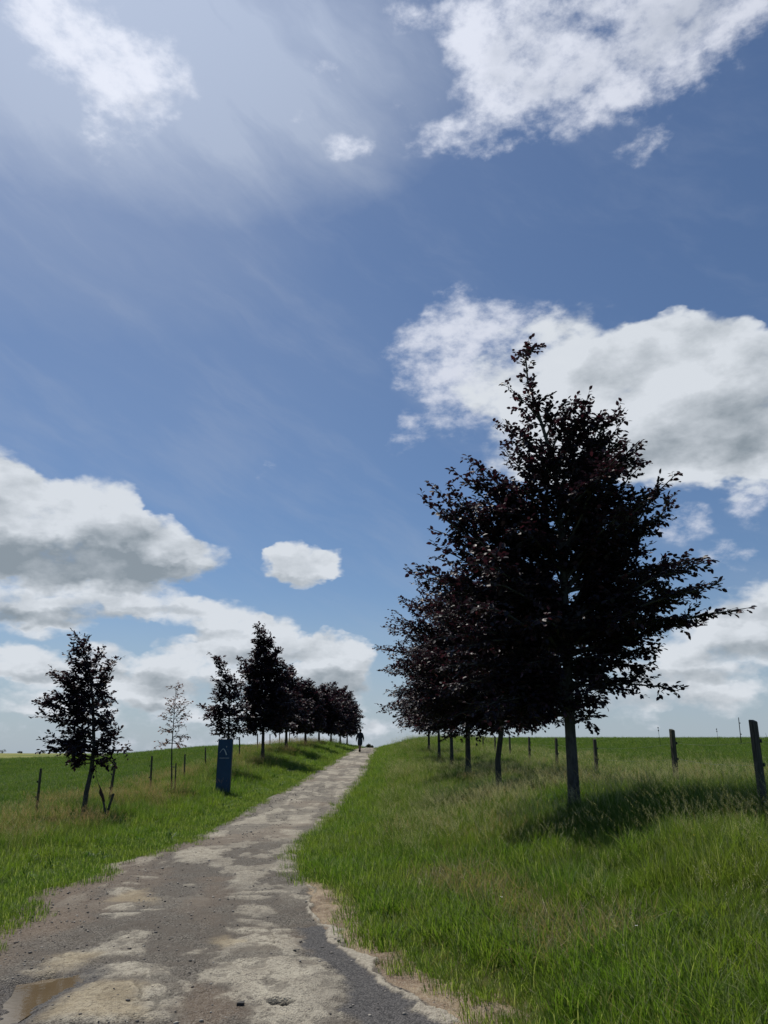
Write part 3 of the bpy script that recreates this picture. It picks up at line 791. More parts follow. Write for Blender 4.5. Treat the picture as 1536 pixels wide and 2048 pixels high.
# short and medium grass: verges and grazed fields
x, y = cand(110000, 2.6, 95, 1.05)
m_ = mown_of(x, y); od = off_road(x, y) + edge_jit(x, y) * .25
k_ = (od > np.where(x > XR(y), .03, -.45)) & (RNG.random(len(x)) < .15 + .85 * m_) & (RNG.random(len(x)) < .05 + sst(od, -.45, .35) + np.where(od > .3, 1, 0))
x, y = x[k_], y[k_]; fld = (np.abs(x) > 6) | (y > 40)
z = T(x, y); r_ = np.hypot(x, y)
z = np.where(off_road(x, y) < .05, np.maximum(z, road_z(x, y)), z)
sz_ = (.75 + .6 * RNG.random(len(x))) * np.where(fld, 1.1 + r_ / 60, 1.0 + r_ / 90)
ff = mown_of(x, y, True)[1] > .5
scatter('verge_grass', short, x[~ff], y[~ff], z[~ff] - .01, sz_[~ff], 'short bright green grass on the verges beside the track')
scatter('field_grass', fieldc, x[ff], y[ff], z[ff] - .01, sz_[ff], 'darker short grass of the grazed fields behind the fences')
x, y = cand(60000, 2.6, 70, 1.2)
od = off_road(x, y) + edge_jit(x, y); right = x > XR(y)
k_ = (od > np.where(right, np.where(y < 9, .34, .06), 1.0)) & (RNG.random(len(x)) < np.where(right, sst(od, 3.5, .6), .5 * sst(od, 3.5, 1.5))) & (np.abs(x) < 9)
k_ &= RNG.random(len(x)) < .25 + .75 * sst(strip_d(x, y), .1, .5)
x, y = x[k_], y[k_]
tuf = [on_road(u, v) for u, v in ((750, 1880), (765, 1886), (780, 1890), (742, 1884), (760, 1878), (700, 1872))]
x = np.r_[x, [t_[0] for t_ in tuf]]; y = np.r_[y, [t_[1] for t_ in tuf]]
scatter('verge_tuft_grass', mids, x, y, T(x, y) - .01, (.7 + .7 * RNG.random(len(x))) * (1 + y / 120), 'ankle high green grass along the track edges')
# tall meadow grass
x, y = cand(120000, 2.8, 92, 1.25)
m_ = mown_of(x, y); od = off_road(x, y) + edge_jit(x, y); right = x > XR(y)
k_ = (m_ < .6) & (od > np.where(right, np.where(y < 9, 1.0, .55), 1.3)) & (RNG.random(len(x)) < np.where(right, .25 + .75 * sst(od, .5, 1.6), .6))
k_ &= RNG.random(len(x)) < .12 + .88 * sst(strip_d(x, y), .15, .55)
x, y, od = x[k_], y[k_], od[k_]
hs = (.55 + .45 * sst(od, .6, 2.6)) * np.where(x > 0, .60 + .12 * sst(y, 5, 12), .66)
hs = hs * (.62 + .72 * sst(fbm(x * .9 + 4, y * .9 + 2, 3), .32, .68)) * np.where(y > 9, .88, 1.0) * (1 + .35 * (RNG.random(len(x)) < .04))
scatter('meadow_grass', tall, x, y, T(x, y) - .01, hs * (.8 + .45 * RNG.random(len(x))) * (1 + y / 140), 'tall green meadow grass around the trees and fence posts')
# seed heads, denser along the tree lines
x, y = cand(60000, 5.5, 92, 1.15)
m_ = mown_of(x, y); od = off_road(x, y); patch = fbm(x / 1.8 + 60, y / 1.8, 3)
pr = np.where(x > 0, .08 + .42 * sst(y, 8.5, 15) * sst(od, .6, 1.8), .62 * sst(od, 1.2, 2.4)) * (.25 + 1.1 * sst(patch, .42, .62)) * .8
k_ = (m_ < .5) & (od > .8) & (RNG.random(len(x)) < pr)
x, y = x[k_], y[k_]
sz_ = (.58 + .32 * RNG.random(len(x))) * (1 + y / 220); lf = (x < 0) & (RNG.random(len(x)) < .8) | (RNG.random(len(x)) < .12)
scatter('seeding_grass', seedc, x[~lf], y[~lf], T(x[~lf], y[~lf]) - .01, sz_[~lf], 'tall pale seed heads of meadow grass, mostly on the right', tiltmax=.16)
scatter('rusty_seeding_grass', rustc, x[lf], y[lf], T(x[lf], y[lf]) - .01, sz_[lf], 'tall rusty brown seed heads of grass along the left fence', tiltmax=.16)
# dry straw: along the bare edge and a faded strip in the verge
x, y = cand(26000, 3.5, 22, 1.2, -5, 34)
od = x - XR(y)
dl_ = strip_d(x, y)
edge_ = (x > XPR(y) + .1) & (od < .22) & (y < 12.5)
k_ = (edge_ & (RNG.random(len(x)) < .10 + .5 * sst(od, -.35, .1))) | ((dl_ < .5) & (RNG.random(len(x)) < .45 * sst(dl_, .5, .05))) | ((od > .2) & (RNG.random(len(x)) < .04))
x, y, od = x[k_], y[k_], od[k_]
zz = np.where(od < 0, road_z(x, y) - .005, T(x, y) - .01)
scatter('dry_grass', dryc, x, y, zz, np.where(od < .2, .55, 1.0) * np.where(dl_[k_] < .5, 1.5, 1.0) * (.6 + .6 * RNG.random(len(x))), 'dry straw coloured grass by the crumbling track edge', tiltmax=.5)

# broad-leaved weeds
g_weed = grass_mat('weed_leaf', [(.055, .115, .022), (.075, .14, .026), (.045, .095, .02)], (.10, .15, .04), (.2, .1, .05), .4)
weeds = [blade_clump('weed_clump', 14, .05, .07, .14, .022, .9, g_weed, seed=s + 70, lean=(0, 0)) for s in range(3)]
weeds += [blade_clump('weed_clump', 26, .12, .04, .10, .016, 1.1, g_weed, seed=s + 80, lean=(0, 0)) for s in range(2)]
x, y = cand(2600, 3.5, 45, 1.0); od = off_road(x, y)
k_ = (od > .1) & (fbm(x * .8 + 33, y * .8, 3) > .5)
x, y = x[k_], y[k_]
sp_ = [on_ground(u, v) for u, v in ((1380, 1885), (1395, 1880), (1372, 1895), (1405, 1892), (1388, 1898), (1410, 1880))]
x = np.r_[x, [q[0] for q in sp_]]; y = np.r_[y, [q[1] for q in sp_]]
scatter('broadleaf_weeds', weeds, x, y, T(x, y) + .02, .6 + .7 * RNG.random(len(x)), 'broad-leaved green weeds scattered through the verge grass', 'weeds', tiltmax=.25)

# small yellow and white flowers in the meadow
def flower(name, petal, r, h, stemm):
    m, n, out = new_mat(name); princ(n, out, petal, .6, .2)
    V = []; F_ = []
    for k in range(7):
        a_ = 2 * pi * k / 7; i0 = len(V)
        for (rr, da) in ((.15, 0), (.75, -.3), (1, 0), (.75, .3)):
            V.append((cos(a_ + da) * r * rr, sin(a_ + da) * r * rr, h + rr * r * .35))
        F_.append((i0, i0 + 1, i0 + 2, i0 + 3))
    i0 = len(V); w_ = .0012
    V += [(-w_, 0, 0), (w_, 0, 0), (w_, 0, h + .01), (-w_, 0, h + .01)]; F_.append((i0, i0 + 1, i0 + 2, i0 + 3))
    me = bpy.data.meshes.new(name); me.from_pydata(V, [], F_); me.materials.append(m); me.materials.append(stemm)
    me.polygons[len(F_) - 1].material_index = 1
    return bpy.data.objects.new(name, me)
x, y = cand(420, 4, 45, 1.0); k_ = (off_road(x, y) > .6)
x, y = x[k_], y[k_]
scatter('meadow_flowers', [flower('buttercup', (.75, .58, .02), .013, .34, g_tall), flower('daisy', (.8, .8, .75), .013, .3, g_tall)], x, y, T(x, y), .6 + .5 * RNG.random(len(x)), 'tiny yellow and white flowers dotted through the grass', 'flowers')
# ------------------------------------------------------------------ copper beeches
def leaf_mat(name, c0, c1, c2, tr=.25):
    m, n, out = new_mat(name)
    t_ = n.attr('tone')
    c = n.mix(n.ss(t_, 0, .6), c0, c1); c = n.mix(n.ss(t_, .75, 1.0), c, c2)
    d = n.n.new('ShaderNodeBsdfPrincipled'); n.put(d.inputs['Base Color'], c); d.inputs['Roughness'].default_value = .5; d.inputs['Specular IOR Level'].default_value = .32
    t = n.n.new('ShaderNodeBsdfTranslucent'); n.put(t.inputs[0], n.mix(1.0, c, (1.6, .8, .9, 1), 'MULTIPLY'))
    mx = n.n.new('ShaderNodeMixShader'); mx.inputs[0].default_value = tr
    n.l.new(d.outputs[0], mx.inputs[1]); n.l.new(t.outputs[0], mx.inputs[2]); n.l.new(mx.outputs[0], out.inputs[0])
    return m
beech = leaf_mat('copper_beech_leaf', (.014, .0145, .0215), (.024, .0175, .026), (.058, .024, .033))
pale_leaf = leaf_mat('withered_leaf', (.10, .065, .045), (.13, .085, .05), (.17, .12, .06), .35)
bush_leaf = leaf_mat('bush_leaf', (.03, .045, .015), (.04, .06, .02), (.05, .07, .02), .25)
def bark_mat(name, a_, b_):
    m, n, out = new_mat(name)
    p = n.v('MULTIPLY', pos(n), (1, 1, .35))
    f_ = n.noise(p, 22, 5, .65); g_ = n.noise(pos(n), 3.5, 3, .6)
    c = n.mix(n.ss(f_, .35, .65), a_, b_); c = n.mix(n.m('MULTIPLY', n.ss(g_, .5, .7), .5), c, (.055, .062, .035))
    princ(n, out, c, .9, .15, Normal=bump(n, f_, .6, .01)); return m
bark = bark_mat('beech_bark', (.045, .045, .042), (.085, .083, .075))

LB = np.array([(0, 0, 0), (-.30, .32, .06), (-.27, .68, .05), (0, 1, -.05), (.27, .68, .05), (.30, .32, .06)])
LQ = np.array([(0, 3, 2, 1), (0, 5, 4, 3)])
def leaves_mesh(name, p_, d_, n_, s_, mat, parent, r):
    d_ = d_ / np.linalg.norm(d_, axis=1, keepdims=True)
    x_ = np.cross(d_, n_); x_ /= np.linalg.norm(x_, axis=1, keepdims=True) + 1e-9
    z_ = np.cross(x_, d_)
    V = p_[:, None] + s_[:, None, None] * (LB[None, :, 0:1] * x_[:, None] + LB[None, :, 1:2] * d_[:, None] + LB[None, :, 2:3] * z_[:, None])
    F_ = (LQ[None] + (np.arange(len(p_)) * 6)[:, None, None]).reshape(-1, 4)
    tone = np.repeat(r.random(len(p_)), 6)
    return mesh_np(name, V.reshape(-1, 3), F_, mat, attrs={'tone': tone}, parent=parent)

TREE_N = [0]
def widen(prof, k):
    return [(v, (a_ + b_) / 2 - (b_ - a_) / 2 * k, (a_ + b_) / 2 + (b_ - a_) / 2 * k) for v, a_, b_ in prof]
def tree(name, Y, trunk, prof, tips, label, r0=.10, nfill=60, leaf=.075, lspace=.034, seed=1, wind=(-.35, 0), depth=1.0,
         mat=beech, barkm=bark, twig=.09, group='copper beech trees lining the track', cat='tree', tube_tw=False, drop=.12, tw_len=.55):
    r = np.random.default_rng(seed)
    tp = [P(u, v, Y) for u, v in trunk]
    base = tp[0].copy(); base.z = T(base.x, base.y) - .05
    tp[0] = base
    # smooth trunk
    pts = [tp[0]]
    for i in range(len(tp) - 1):
        for s in range(1, 4): pts.append(tp[i].lerp(tp[i + 1], s / 3))
    H = pts[-1].z - base.z
    zs = np.array([q.z for q in pts]); xs = np.array([q.x for q in pts])
    for q in pts[1:-1]: q.y += .03 * sin(q.z * 2.1 + seed)
    def on_trunk(z): return Vector((float(np.interp(z, zs, xs)), Y, z))
    def rad(z):
        t = np.clip((z - base.z) / H, 0, 1); return r0 * (1 - t) ** .8 * .93 + r0 * .03 + (r0 * .35 * math.exp(-t * H / .12))
    mb = MB(); mb.tube(pts, [rad(q.z) for q in pts], 10)
    LP, LD, LN = [], [], []
    wv = Vector((wind[0], wind[1], 0))
    def leaves_on(a_, b_, n_, start=.0):
        d = (b_ - a_); L_ = d.length
        if L_ < .01: return
        d = d / L_; side = d.cross(Vector((0, 0, 1)));
        if side.length < .1: side = Vector((1, 0, 0))
        side.normalize()
        for i in range(n_):
            t = start + (1 - start) * (i + r.random() * .7) / n_
            sgn = 1 if i % 2 else -1
            ld = d * (.55 + .3 * r.random()) + side * sgn * (.75 * (1 - .6 * (i / n_))) + Vector((r.normal(0, .3), r.normal(0, .3), r.normal(-.12, .32))) + wv * .5
            LP.append(a_ + d * (t * L_) + Vector(r.normal(0, .012, 3))); LD.append(ld); LN.append((r.normal(0, .55), r.normal(0, .55), 1.0))
    def twigs(path, L_, tz, dens=1.0):
        nT = max(3, int(L_ / twig * dens))
        for i in range(nT):
            t = .12 + .88 * ((i + r.random() * .8) / nT)
            f = t * (len(path) - 1); j = min(int(f), len(path) - 2)
            p0 = path[j].lerp(path[j + 1], f - j); d = (path[j + 1] - path[j]).normalized()
            side = d.cross(Vector((0, 0, 1)))
            if side.length < .25: side = Vector((r.normal(), r.normal(), 0))
            side.normalize(); side *= (1 if i % 2 else -1)
            tl = (.16 + tw_len * (1 - t) ** .8) * (.55 + .75 * r.random()) * min(1, .45 + L_ * .35)
            dd = (d * (.55 + .35 * r.random()) + side * (.35 + .75 * r.random()) + Vector((r.normal(0, .28), r.normal(0, .32), r.normal(.10 - drop, .33))) + wv * .35).normalized()
            p1 = p0 + dd * tl * .55; p2 = p1 + (dd + wv * .4 + Vector((0, 0, -drop))).normalized() * tl * .45
            if tube_tw: mb.tube([p0, p1, p2], [.005, .0035, .0015], 3, False)
            nl = max(2, int(tl / lspace))
            leaves_on(p0, p1, max(1, nl // 2), .15); leaves_on(p1, p2, max(2, nl // 2))
            if tl > .3:
                for s2 in (-1, 1, -1):
                    q0 = p0.lerp(p1, .3 + .6 * r.random()); d2 = (dd + side.cross(Vector((0, 0, 1))) * s2 * .2 + Vector(r.normal(0, .45, 3))).normalized()
                    leaves_on(q0, q0 + d2 * tl * .45, max(2, int(tl * .45 / lspace)))
    def limb(z0, end, arch=.12, dens=1.0, rl=None):
        a_ = on_trunk(z0); L_ = (end - a_).length
        if L_ < .15: return
        mid = a_.lerp(end, .45) + Vector((0, 0, arch * L_)) + Vector(r.normal(0, .05 * L_, 3))
        path = []
        for s in range(7):
            t = s / 6; path.append(a_ * (1 - t) ** 2 + mid * 2 * t * (1 - t) + end * t * t + Vector(r.normal(0, .012 * L_, 3)) * (0 if s in (0, 6) else 1))
        ra = min(rad(z0) * .55, rl or .012 + .011 * L_)
        mb.tube(path, [ra * (1 - .9 * s / 6) + .002 for s in range(7)], 5, False)
        twigs(path, L_, z0, dens)
    zc0 = P(trunk[0][0], prof[-1][0], Y).z; zt = P(0, prof[0][0], Y).z
    pv = [q[0] for q in prof]
    def ext(z):
        v = HOR - (z - EYE) / Y * 1600
        # exact v for that z at this distance
        rr = (z - EYE) / Y; v = 1024 - (rr * FPX * cos(TH) - FPX * sin(TH)) / (cos(TH) + rr * sin(TH))
        return P(float(np.interp(v, pv, [q[1] for q in prof])), v, Y).x, P(float(np.interp(v, pv, [q[2] for q in prof])), v, Y).x
    for (u, v) in tips:
        e = P(u, v, Y); e.y += r.normal(0, .25) * depth
        a_x = on_trunk(e.z).x; hd_ = abs(e.x - a_x)
        hr = (e.z - zc0) / (zt - zc0)
        z0 = e.z - float(np.interp(hr, [0, .15, .35, .6, .8], [-.25, .0, .22, .42, 1.3])) * hd_ - .1
        z0 = min(max(z0, zc0 + .05), zs[-1] - .1)
        limb(z0, e, .10, 1.0)
    ga = r.random() * 6.28
    for i in range(nfill):
        t = (i + .5) / nfill; z = zc0 + (zt - zc0) * (t ** 1.15)
        xl_, xr_ = ext(z); cx = on_trunk(z).x
        ga += 2.4 + r.normal(0, .25)
        ca_, sa_ = math.cos(ga), math.sin(ga)
        Rx = max(.05, (xr_ - cx) if ca_ > 0 else (cx - xl_)); Ry = max(.05, (xr_ - xl_) / 2 * depth)
        k = (1.04 - .6 * r.random() ** 1.8)
        ca_ = math.copysign(abs(ca_) ** .6, ca_)
        e = Vector((cx + ca_ * Rx * k, Y + sa_ * Ry * k, z + r.normal(0, .08)))
        hd_ = math.hypot(e.x - cx, e.y - Y)
        up = float(np.interp(t, [0, .12, .35, .6, .8, 1], [-.2, .0, .2, .38, .6, 1.0])) * (.5 + r.random()) - .06
        z0 = min(max(z - up * hd_, zc0 - .05), zs[-1] - .1)
        limb(z0, e, .10)
    # the leader
    lead = [q for q in pts if q.z > zc0 + .2 * (zt - zc0)]
    if len(lead) > 2: twigs(lead, (lead[-1] - lead[0]).length, 0, .6)
    LPa = np.array([q[:] for q in LP]); LDa = np.array([q[:] for q in LD]); LNa = np.array(LN)
    # loose irregular gaps
    root = empty(name, base)
    off = np.array(base[:])
    mb.v = [q - base for q in mb.v]
    mb.build('trunk', barkm, root, True)
    s_ = leaf * (.65 + .6 * r.random(len(LPa)))
    leaves_mesh('crown', LPa - off, LDa, LNa, s_, mat, root, r)
    tag(root, label, cat, group)
    TREE_N[0] += len(LPa)
    return root

PF = [(880, 1095, 1250), (915, 1070, 1285), (945, 1010, 1295), (975, 885, 1292), (1000, 858, 1290), (1050, 862, 1262), (1090, 870, 1275), (1120, 850, 1340), (1150, 830, 1400), (1200, 830, 1435), (1250, 850, 1400), (1280, 870, 1275), (1320, 875, 1235), (1360, 885, 1210), (1400, 895, 1185), (1436, 910, 1170)]
tree('copper_beech_tree', 12.7, [(1148, 1625), (1144, 1520), (1138, 1400), (1131, 1250), (1125, 1100), (1116, 980), (1098, 900), (1078, 830), (1056, 760), (1051, 705), (1060, 682)], PF,
     [(1075, 674), (1040, 725), (1004, 772), (1000, 832), (1100, 820), (1010, 885), (1005, 905), (1160, 784), (1125, 805), (1190, 800), (1216, 812), (1245, 845), (1280, 880), (1283, 930), (1240, 890), (1350, 950), (1345, 990), (1300, 1048), (1310, 1065),
      (1418, 1108), (1430, 1165), (1475, 1224), (1416, 1250), (1390, 1180), (1345, 1385), (1300, 1330), (1325, 1300), (1252, 1365), (1212, 1435), (1240, 1330), (1200, 1400), (1175, 800), (1200, 850), (1225, 835), (1262, 900), (1220, 880), (1070, 800), (1180, 930), (1380, 1130), (1370, 1200), (1350, 1240), (1310, 1150), (1290, 1100), (1280, 1000), (1310, 980),
      (938, 905), (905, 940), (952, 925), (900, 965), (880, 1015), (918, 1000), (965, 950), (940, 950), (985, 945), (862, 970), (848, 1000), (862, 1050), (930, 985), (812, 1138), (825, 1150), (860, 1095), (870, 1110), (880, 1180), (900, 1215), (905, 1290), (870, 1340),
      (1010, 1452), (1060, 1435), (960, 1440), (1100, 1425), (930, 1410), (1040, 1400), (900, 1380), (1170, 1420)],
     'largest dark copper beech, nearest on the right verge, leafy leader poking up against white cloud', r0=.105, nfill=70, leaf=.095, lspace=.037, seed=3, wind=(.10, 0), tube_tw=True, twig=.085)
tree('copper_beech_tree', 20, [(998, 1575), (996, 1520), (1003, 1460), (1001, 1350), (990, 1250), (978, 1185), (972, 1150)],
     [(1140, 880, 1020), (1180, 820, 1120), (1240, 785, 1180), (1300, 758, 1200), (1340, 765, 1200), (1380, 775, 1200), (1425, 765, 1180), (1462, 820, 1100)],
     [(757, 1300), (748, 1290), (770, 1250), (785, 1220), (800, 1195), (830, 1160), (870, 1140), (765, 1335), (758, 1412), (790, 1440), (775, 1380), (900, 1140), (850, 1460), (950, 1470), (890, 1475), (1060, 1440)],
     'second copper beech on the right verge, slim crooked trunk just left of the largest tree', r0=.085, nfill=190, leaf=.088, lspace=.042, seed=5, wind=(-.15, 0), drop=.05)
tree('copper_beech_tree', 28, [(936, 1530), (935, 1460), (933, 1350), (930, 1250), (925, 1190)],
     [(1180, 880, 965), (1230, 820, 1030), (1300, 775, 1070), (1360, 768, 1080), (1420, 772, 1070), (1464, 815, 1040)],
     [(800, 1240), (775, 1290), (768, 1340), (780, 1420), (800, 1452), (850, 1465), (880, 1480)],
     'third copper beech on the right verge, straight trunk with low drooping branches', r0=.11, nfill=150, leaf=.11, lspace=.055, seed=6, wind=(-.15, 0))
for (Yq, tr_, pf, lb, sd0) in (
    (36, [(903, 1505), (902, 1440), (900, 1350), (896, 1240)], [(1235, 885, 910), (1290, 820, 970), (1350, 785, 1000), (1410, 785, 1000), (1455, 810, 980)], 'fourth copper beech on the right verge, thin trunk beside a fence post', 7),
    (44, [(878, 1495), (877, 1440), (874, 1360), (870, 1290)], [(1290, 860, 885), (1340, 810, 930), (1390, 785, 950), (1430, 785, 950), (1460, 810, 930)], 'fifth copper beech on the right verge, mostly hidden behind nearer crowns', 8),
    (53, [(858, 1490), (857, 1440), (855, 1330)], [(1330, 845, 870), (1370, 805, 905), (1410, 786, 915), (1445, 790, 915), (1466, 815, 900)], 'farthest copper beech on the right verge, low crown near the crest', 9)):
    tree('copper_beech_tree', Yq, tr_, pf, [], lb, r0=.09, nfill=80, leaf=.13, lspace=.075, seed=sd0, twig=.12)

# left row
tree('copper_beech_tree', 21, [(168, 1628), (172, 1585), (182, 1540), (188, 1490), (187, 1420), (183, 1370), (172, 1310), (158, 1278)],
     [(1275, 152, 168), (1300, 148, 185), (1330, 128, 214), (1360, 118, 216), (1390, 105, 222), (1420, 82, 228), (1440, 90, 228), (1458, 130, 212), (1480, 100, 240), (1505, 102, 252), (1530, 150, 215)],
     [(150, 1266), (137, 1292), (140, 1315), (98, 1340), (108, 1350), (74, 1405), (70, 1432), (100, 1395), (95, 1482), (100, 1502), (128, 1525), (150, 1530), (243, 1318), (225, 1325), (205, 1300), (222, 1385), (228, 1425), (228, 1448), (252, 1476), (258, 1500), (228, 1522), (195, 1535)],
     'dark copper beech alone at the far left, leaning trunk and ragged wind-swept crown', r0=.075, nfill=44, leaf=.10, lspace=.036, seed=12, wind=(-.5, 0), drop=.05, tw_len=.5, twig=.075)
tree('young_beech_tree', 27.5, [(343, 1584), (344, 1500), (347, 1440), (351, 1390), (352, 1366)],
     [(1372, 346, 356), (1400, 332, 372), (1430, 325, 378), (1460, 325, 372), (1490, 325, 372)],
     [(332, 1398), (338, 1408), (372, 1398), (380, 1405), (380, 1432), (370, 1450), (384, 1474), (306, 1493), (318, 1455), (326, 1432), (322, 1488), (372, 1492), (360, 1420), (352, 1366), (348, 1372), (335, 1450), (365, 1470)],
     'thin young tree with sparse brownish leaves, tied to a short stake', r0=.032, nfill=14, leaf=.085, lspace=.06, seed=14, wind=(.1, 0), mat=pale_leaf, twig=.11, tw_len=.4, group=None, tube_tw=True)
tree('copper_beech_tree', 35, [(457, 1556), (456, 1480), (459, 1420), (458, 1380), (452, 1345), (440, 1318)],
     [(1312, 428, 440), (1340, 434, 452), (1362, 426, 490), (1400, 415, 505), (1430, 408, 512), (1460, 415, 508), (1478, 445, 475)],
     [(424, 1307), (430, 1318), (426, 1356), (440, 1345), (427, 1388), (431, 1380), (396, 1412), (404, 1437), (415, 1420), (420, 1468), (434, 1482), (470, 1354), (485, 1356), (492, 1392), (497, 1420), (497, 1462), (475, 1475)],
     'copper beech rising behind the blue sign, its thin top blown to the left', r0=.075, nfill=44, leaf=.125, lspace=.05, seed=15, wind=(-.45, 0), drop=.04, tw_len=.5)
tree('copper_beech_tree', 43, [(525, 1520), (527, 1440), (531, 1360), (528, 1300), (519, 1262)],
     [(1258, 510, 530), (1285, 512, 556), (1310, 500, 568), (1340, 478, 585), (1370, 472, 602), (1400, 470, 612), (1440, 470, 612), (1468, 492, 590)],
     [(514, 1250), (520, 1262), (508, 1282), (512, 1300), (545, 1276), (558, 1300), (476, 1318), (482, 1334), (490, 1330), (495, 1350), (500, 1375), (490, 1440), (500, 1462)],
     'tallest copper beech of the left row, pointed top, close to the bank', r0=.10, nfill=96, leaf=.15, lspace=.055, seed=16, wind=(-.4, 0), drop=.0, tw_len=.7)
for (Yq, tr_, pf, tp_, lb, sd0) in (
    (50, [(572, 1505), (573, 1440), (575, 1335)], [(1338, 570, 580), (1362, 563, 590), (1400, 548, 602), (1440, 538, 605), (1464, 550, 595)], [(578, 1330), (588, 1345), (598, 1370)], 'copper beech right of the tallest one in the left row', 17),
    (58, [(611, 1490), (611, 1440), (612, 1360)], [(1362, 603, 618), (1385, 592, 630), (1420, 585, 636), (1455, 590, 632), (1466, 600, 620)], [(600, 1358), (618, 1362)], 'rounded copper beech midway along the left bank', 18),
    (66, [(638, 1490), (638, 1440), (638, 1374)], [(1376, 628, 650), (1400, 612, 664), (1440, 608, 668), (1465, 615, 660)], [(645, 1370), (655, 1372)], 'copper beech with a low domed crown on the left bank', 19),
    (75, [(662, 1490), (662, 1440), (663, 1372)], [(1374, 655, 672), (1400, 642, 688), (1440, 636, 696), (1466, 645, 688)], [(655, 1368), (672, 1366)], 'copper beech third from the crest in the left row', 20),
    (84, [(680, 1492), (681, 1440), (682, 1382)], [(1380, 674, 692), (1405, 664, 702), (1440, 660, 712), (1468, 668, 700)], [(695, 1372), (690, 1378)], 'copper beech second from the crest in the left row', 21),
    (92, [(694, 1495), (695, 1440), (697, 1398)], [(1398, 690, 705), (1420, 682, 710), (1445, 682, 714), (1472, 685, 706)], [(718, 1418), (720, 1440), (700, 1385)], 'last copper beech before the crest in the left row, beside the walker', 22)):
    tree('copper_beech_tree', Yq, tr_, widen(pf, 1.85), tp_, lb, r0=.10, nfill=88, leaf=.18, lspace=.075, seed=sd0, twig=.10, wind=(-.35, 0), drop=.0, tw_len=.8)
print('LEAVES', TREE_N[0])
# ------------------------------------------------------------------ posts, sign, person
wood, n, out = new_mat('weathered_wood')
p = n.v('MULTIPLY', pos(n), (1, 1, .08)); f_ = n.noise(p, 60, 4, .6); g_ = n.noise(pos(n), 5, 3, .6)
princ(n, out, n.mix(n.m('MULTIPLY', n.ss(g_, .45, .7), .5), n.mix(n.ss(f_, .3, .7), (.055, .050, .040), (.12, .11, .09)), (.06, .07, .035)), .92, .15, Normal=bump(n, f_, .5, .004))
plast, n, out = new_mat('black_plastic'); princ(n, out, (.015, .015, .016), .5, .4)
steel, n, out = new_mat('dull_wire'); princ(n, out, (.22, .22, .21), .5, .5, Metallic=.6)

def post(top, bot, Y, w, label, insul=(), side=1, name='fence_post', group='fence posts along the right field', rnd=False, cat='post', seed=0):
    r = random.Random(seed + int(Y * 7))
    t = P(top[0], top[1], Y); b = P(bot[0], bot[1], Y)
    k = (t.x - b.x) / max(.05, t.z - b.z)
    gz_ = T(b.x, Y); b2 = Vector((b.x - k * (b.z - gz_), Y, gz_ - .12))
    root = empty(name, (b2.x, Y, gz_))
    tl = t - Vector(root.location); bl = b2 - Vector(root.location)
    d = (tl - bl); L_ = d.length; rot = d.to_track_quat('Z', 'Y').to_matrix() @ Matrix.Rotation(r.uniform(-.4, .4), 3, 'Z')
    mb = MB()
    if rnd: mb.tube([bl, bl.lerp(tl, .5), bl.lerp(tl, .985), tl], [w * .5, w * .48, w * .46, w * .36], 10)
    else:
        mb.box((0, 0, L_ / 2), (w, w, L_), None, w * .09)
        mb.v = [bl + rot @ Vector((q.x * (1 - .08 * (q.z / L_)) + .006 * sin(q.z * 3 + Y), q.y, q.z + (.012 * sin(q.x * 40) if q.z > L_ * .9 else 0))) for q in mb.v]
    mb.build('shaft', wood, root)
    for dz_ in insul:
        m2 = MB(); c_ = tl - d.normalized() * dz_
        m2.tube([c_ + Vector((side * w * .5, 0, 0)), c_ + Vector((side * (w * .5 + .03), 0, 0))], [.012, .010], 8)
        m2.tube([c_ + Vector((side * (w * .5 + .025), 0, -.025)), c_ + Vector((side * (w * .5 + .025), 0, .025))], [.019, .019], 10)
        m2.build('insulator', plast, root)
    tag(root, label, cat, group)
    return root, [Vector(root.location) + tl - d.normalized() * q + Vector((side * (w * .5 + .045), 0, 0)) for q in insul]

RP = [((1506, 1441), (1527, 1612), 11, .092, 'thick square fence post nearest on the right, leaning, at the picture edge'),
      ((1344, 1459), (1354, 1578), 16.5, .092, 'dark fence post behind pale seed heads, right of the largest tree'),
      ((1189, 1478), (1194, 1550), 24, .09, 'fence post just right of the largest tree trunk'),
      ((1112, 1476), (1114, 1535), 31, .09, 'fence post just left of the largest tree trunk'),
      ((1058, 1474), (1059, 1512), 38, .09, 'fence post between the crooked trunk and the largest trunk, second left of it'),
      ((1019, 1473), (1020, 1500), 46, .09, 'small fence post right of the crooked trunk'),
      ((990, 1473), (990, 1500), 52, .09, 'fence post hidden partly by the crooked trunk'),
      ((966, 1472), (966, 1492), 58, .10, 'farthest fence post on the right, between the second and third trunks')]
wires = []
for i, (t_, b_, Y_, w_, l_) in enumerate(RP):
    wires.append(post(t_, b_, Y_, w_, l_, (.28, .60) if Y_ < 40 else (), 1)[1])
wires = [w_ for w_ in wires if w_]
for j in range(2):
    mb = MB(); seq = [w_[j] for w_ in wires]
    first = seq[0] + (seq[0] - seq[1]).normalized() * 9
    first.z = T(first.x, first.y) + (.72 if j == 0 else .4)
    allp = [first] + seq; pp = []
    for a_, b_ in zip(allp, allp[1:]):
        for s in range(6):
            t = s / 6; q = a_.lerp(b_, t); q.z -= .05 * 4 * t * (1 - t); pp.append(q)
    pp.append(allp[-1]); mb.tube(pp, .0016, 5)
    o = mb.build('fence_wire', steel); tag(o, ['upper', 'lower'][j] + ' thin wire strung along the posts of the right field', 'wire', 'fence wires')
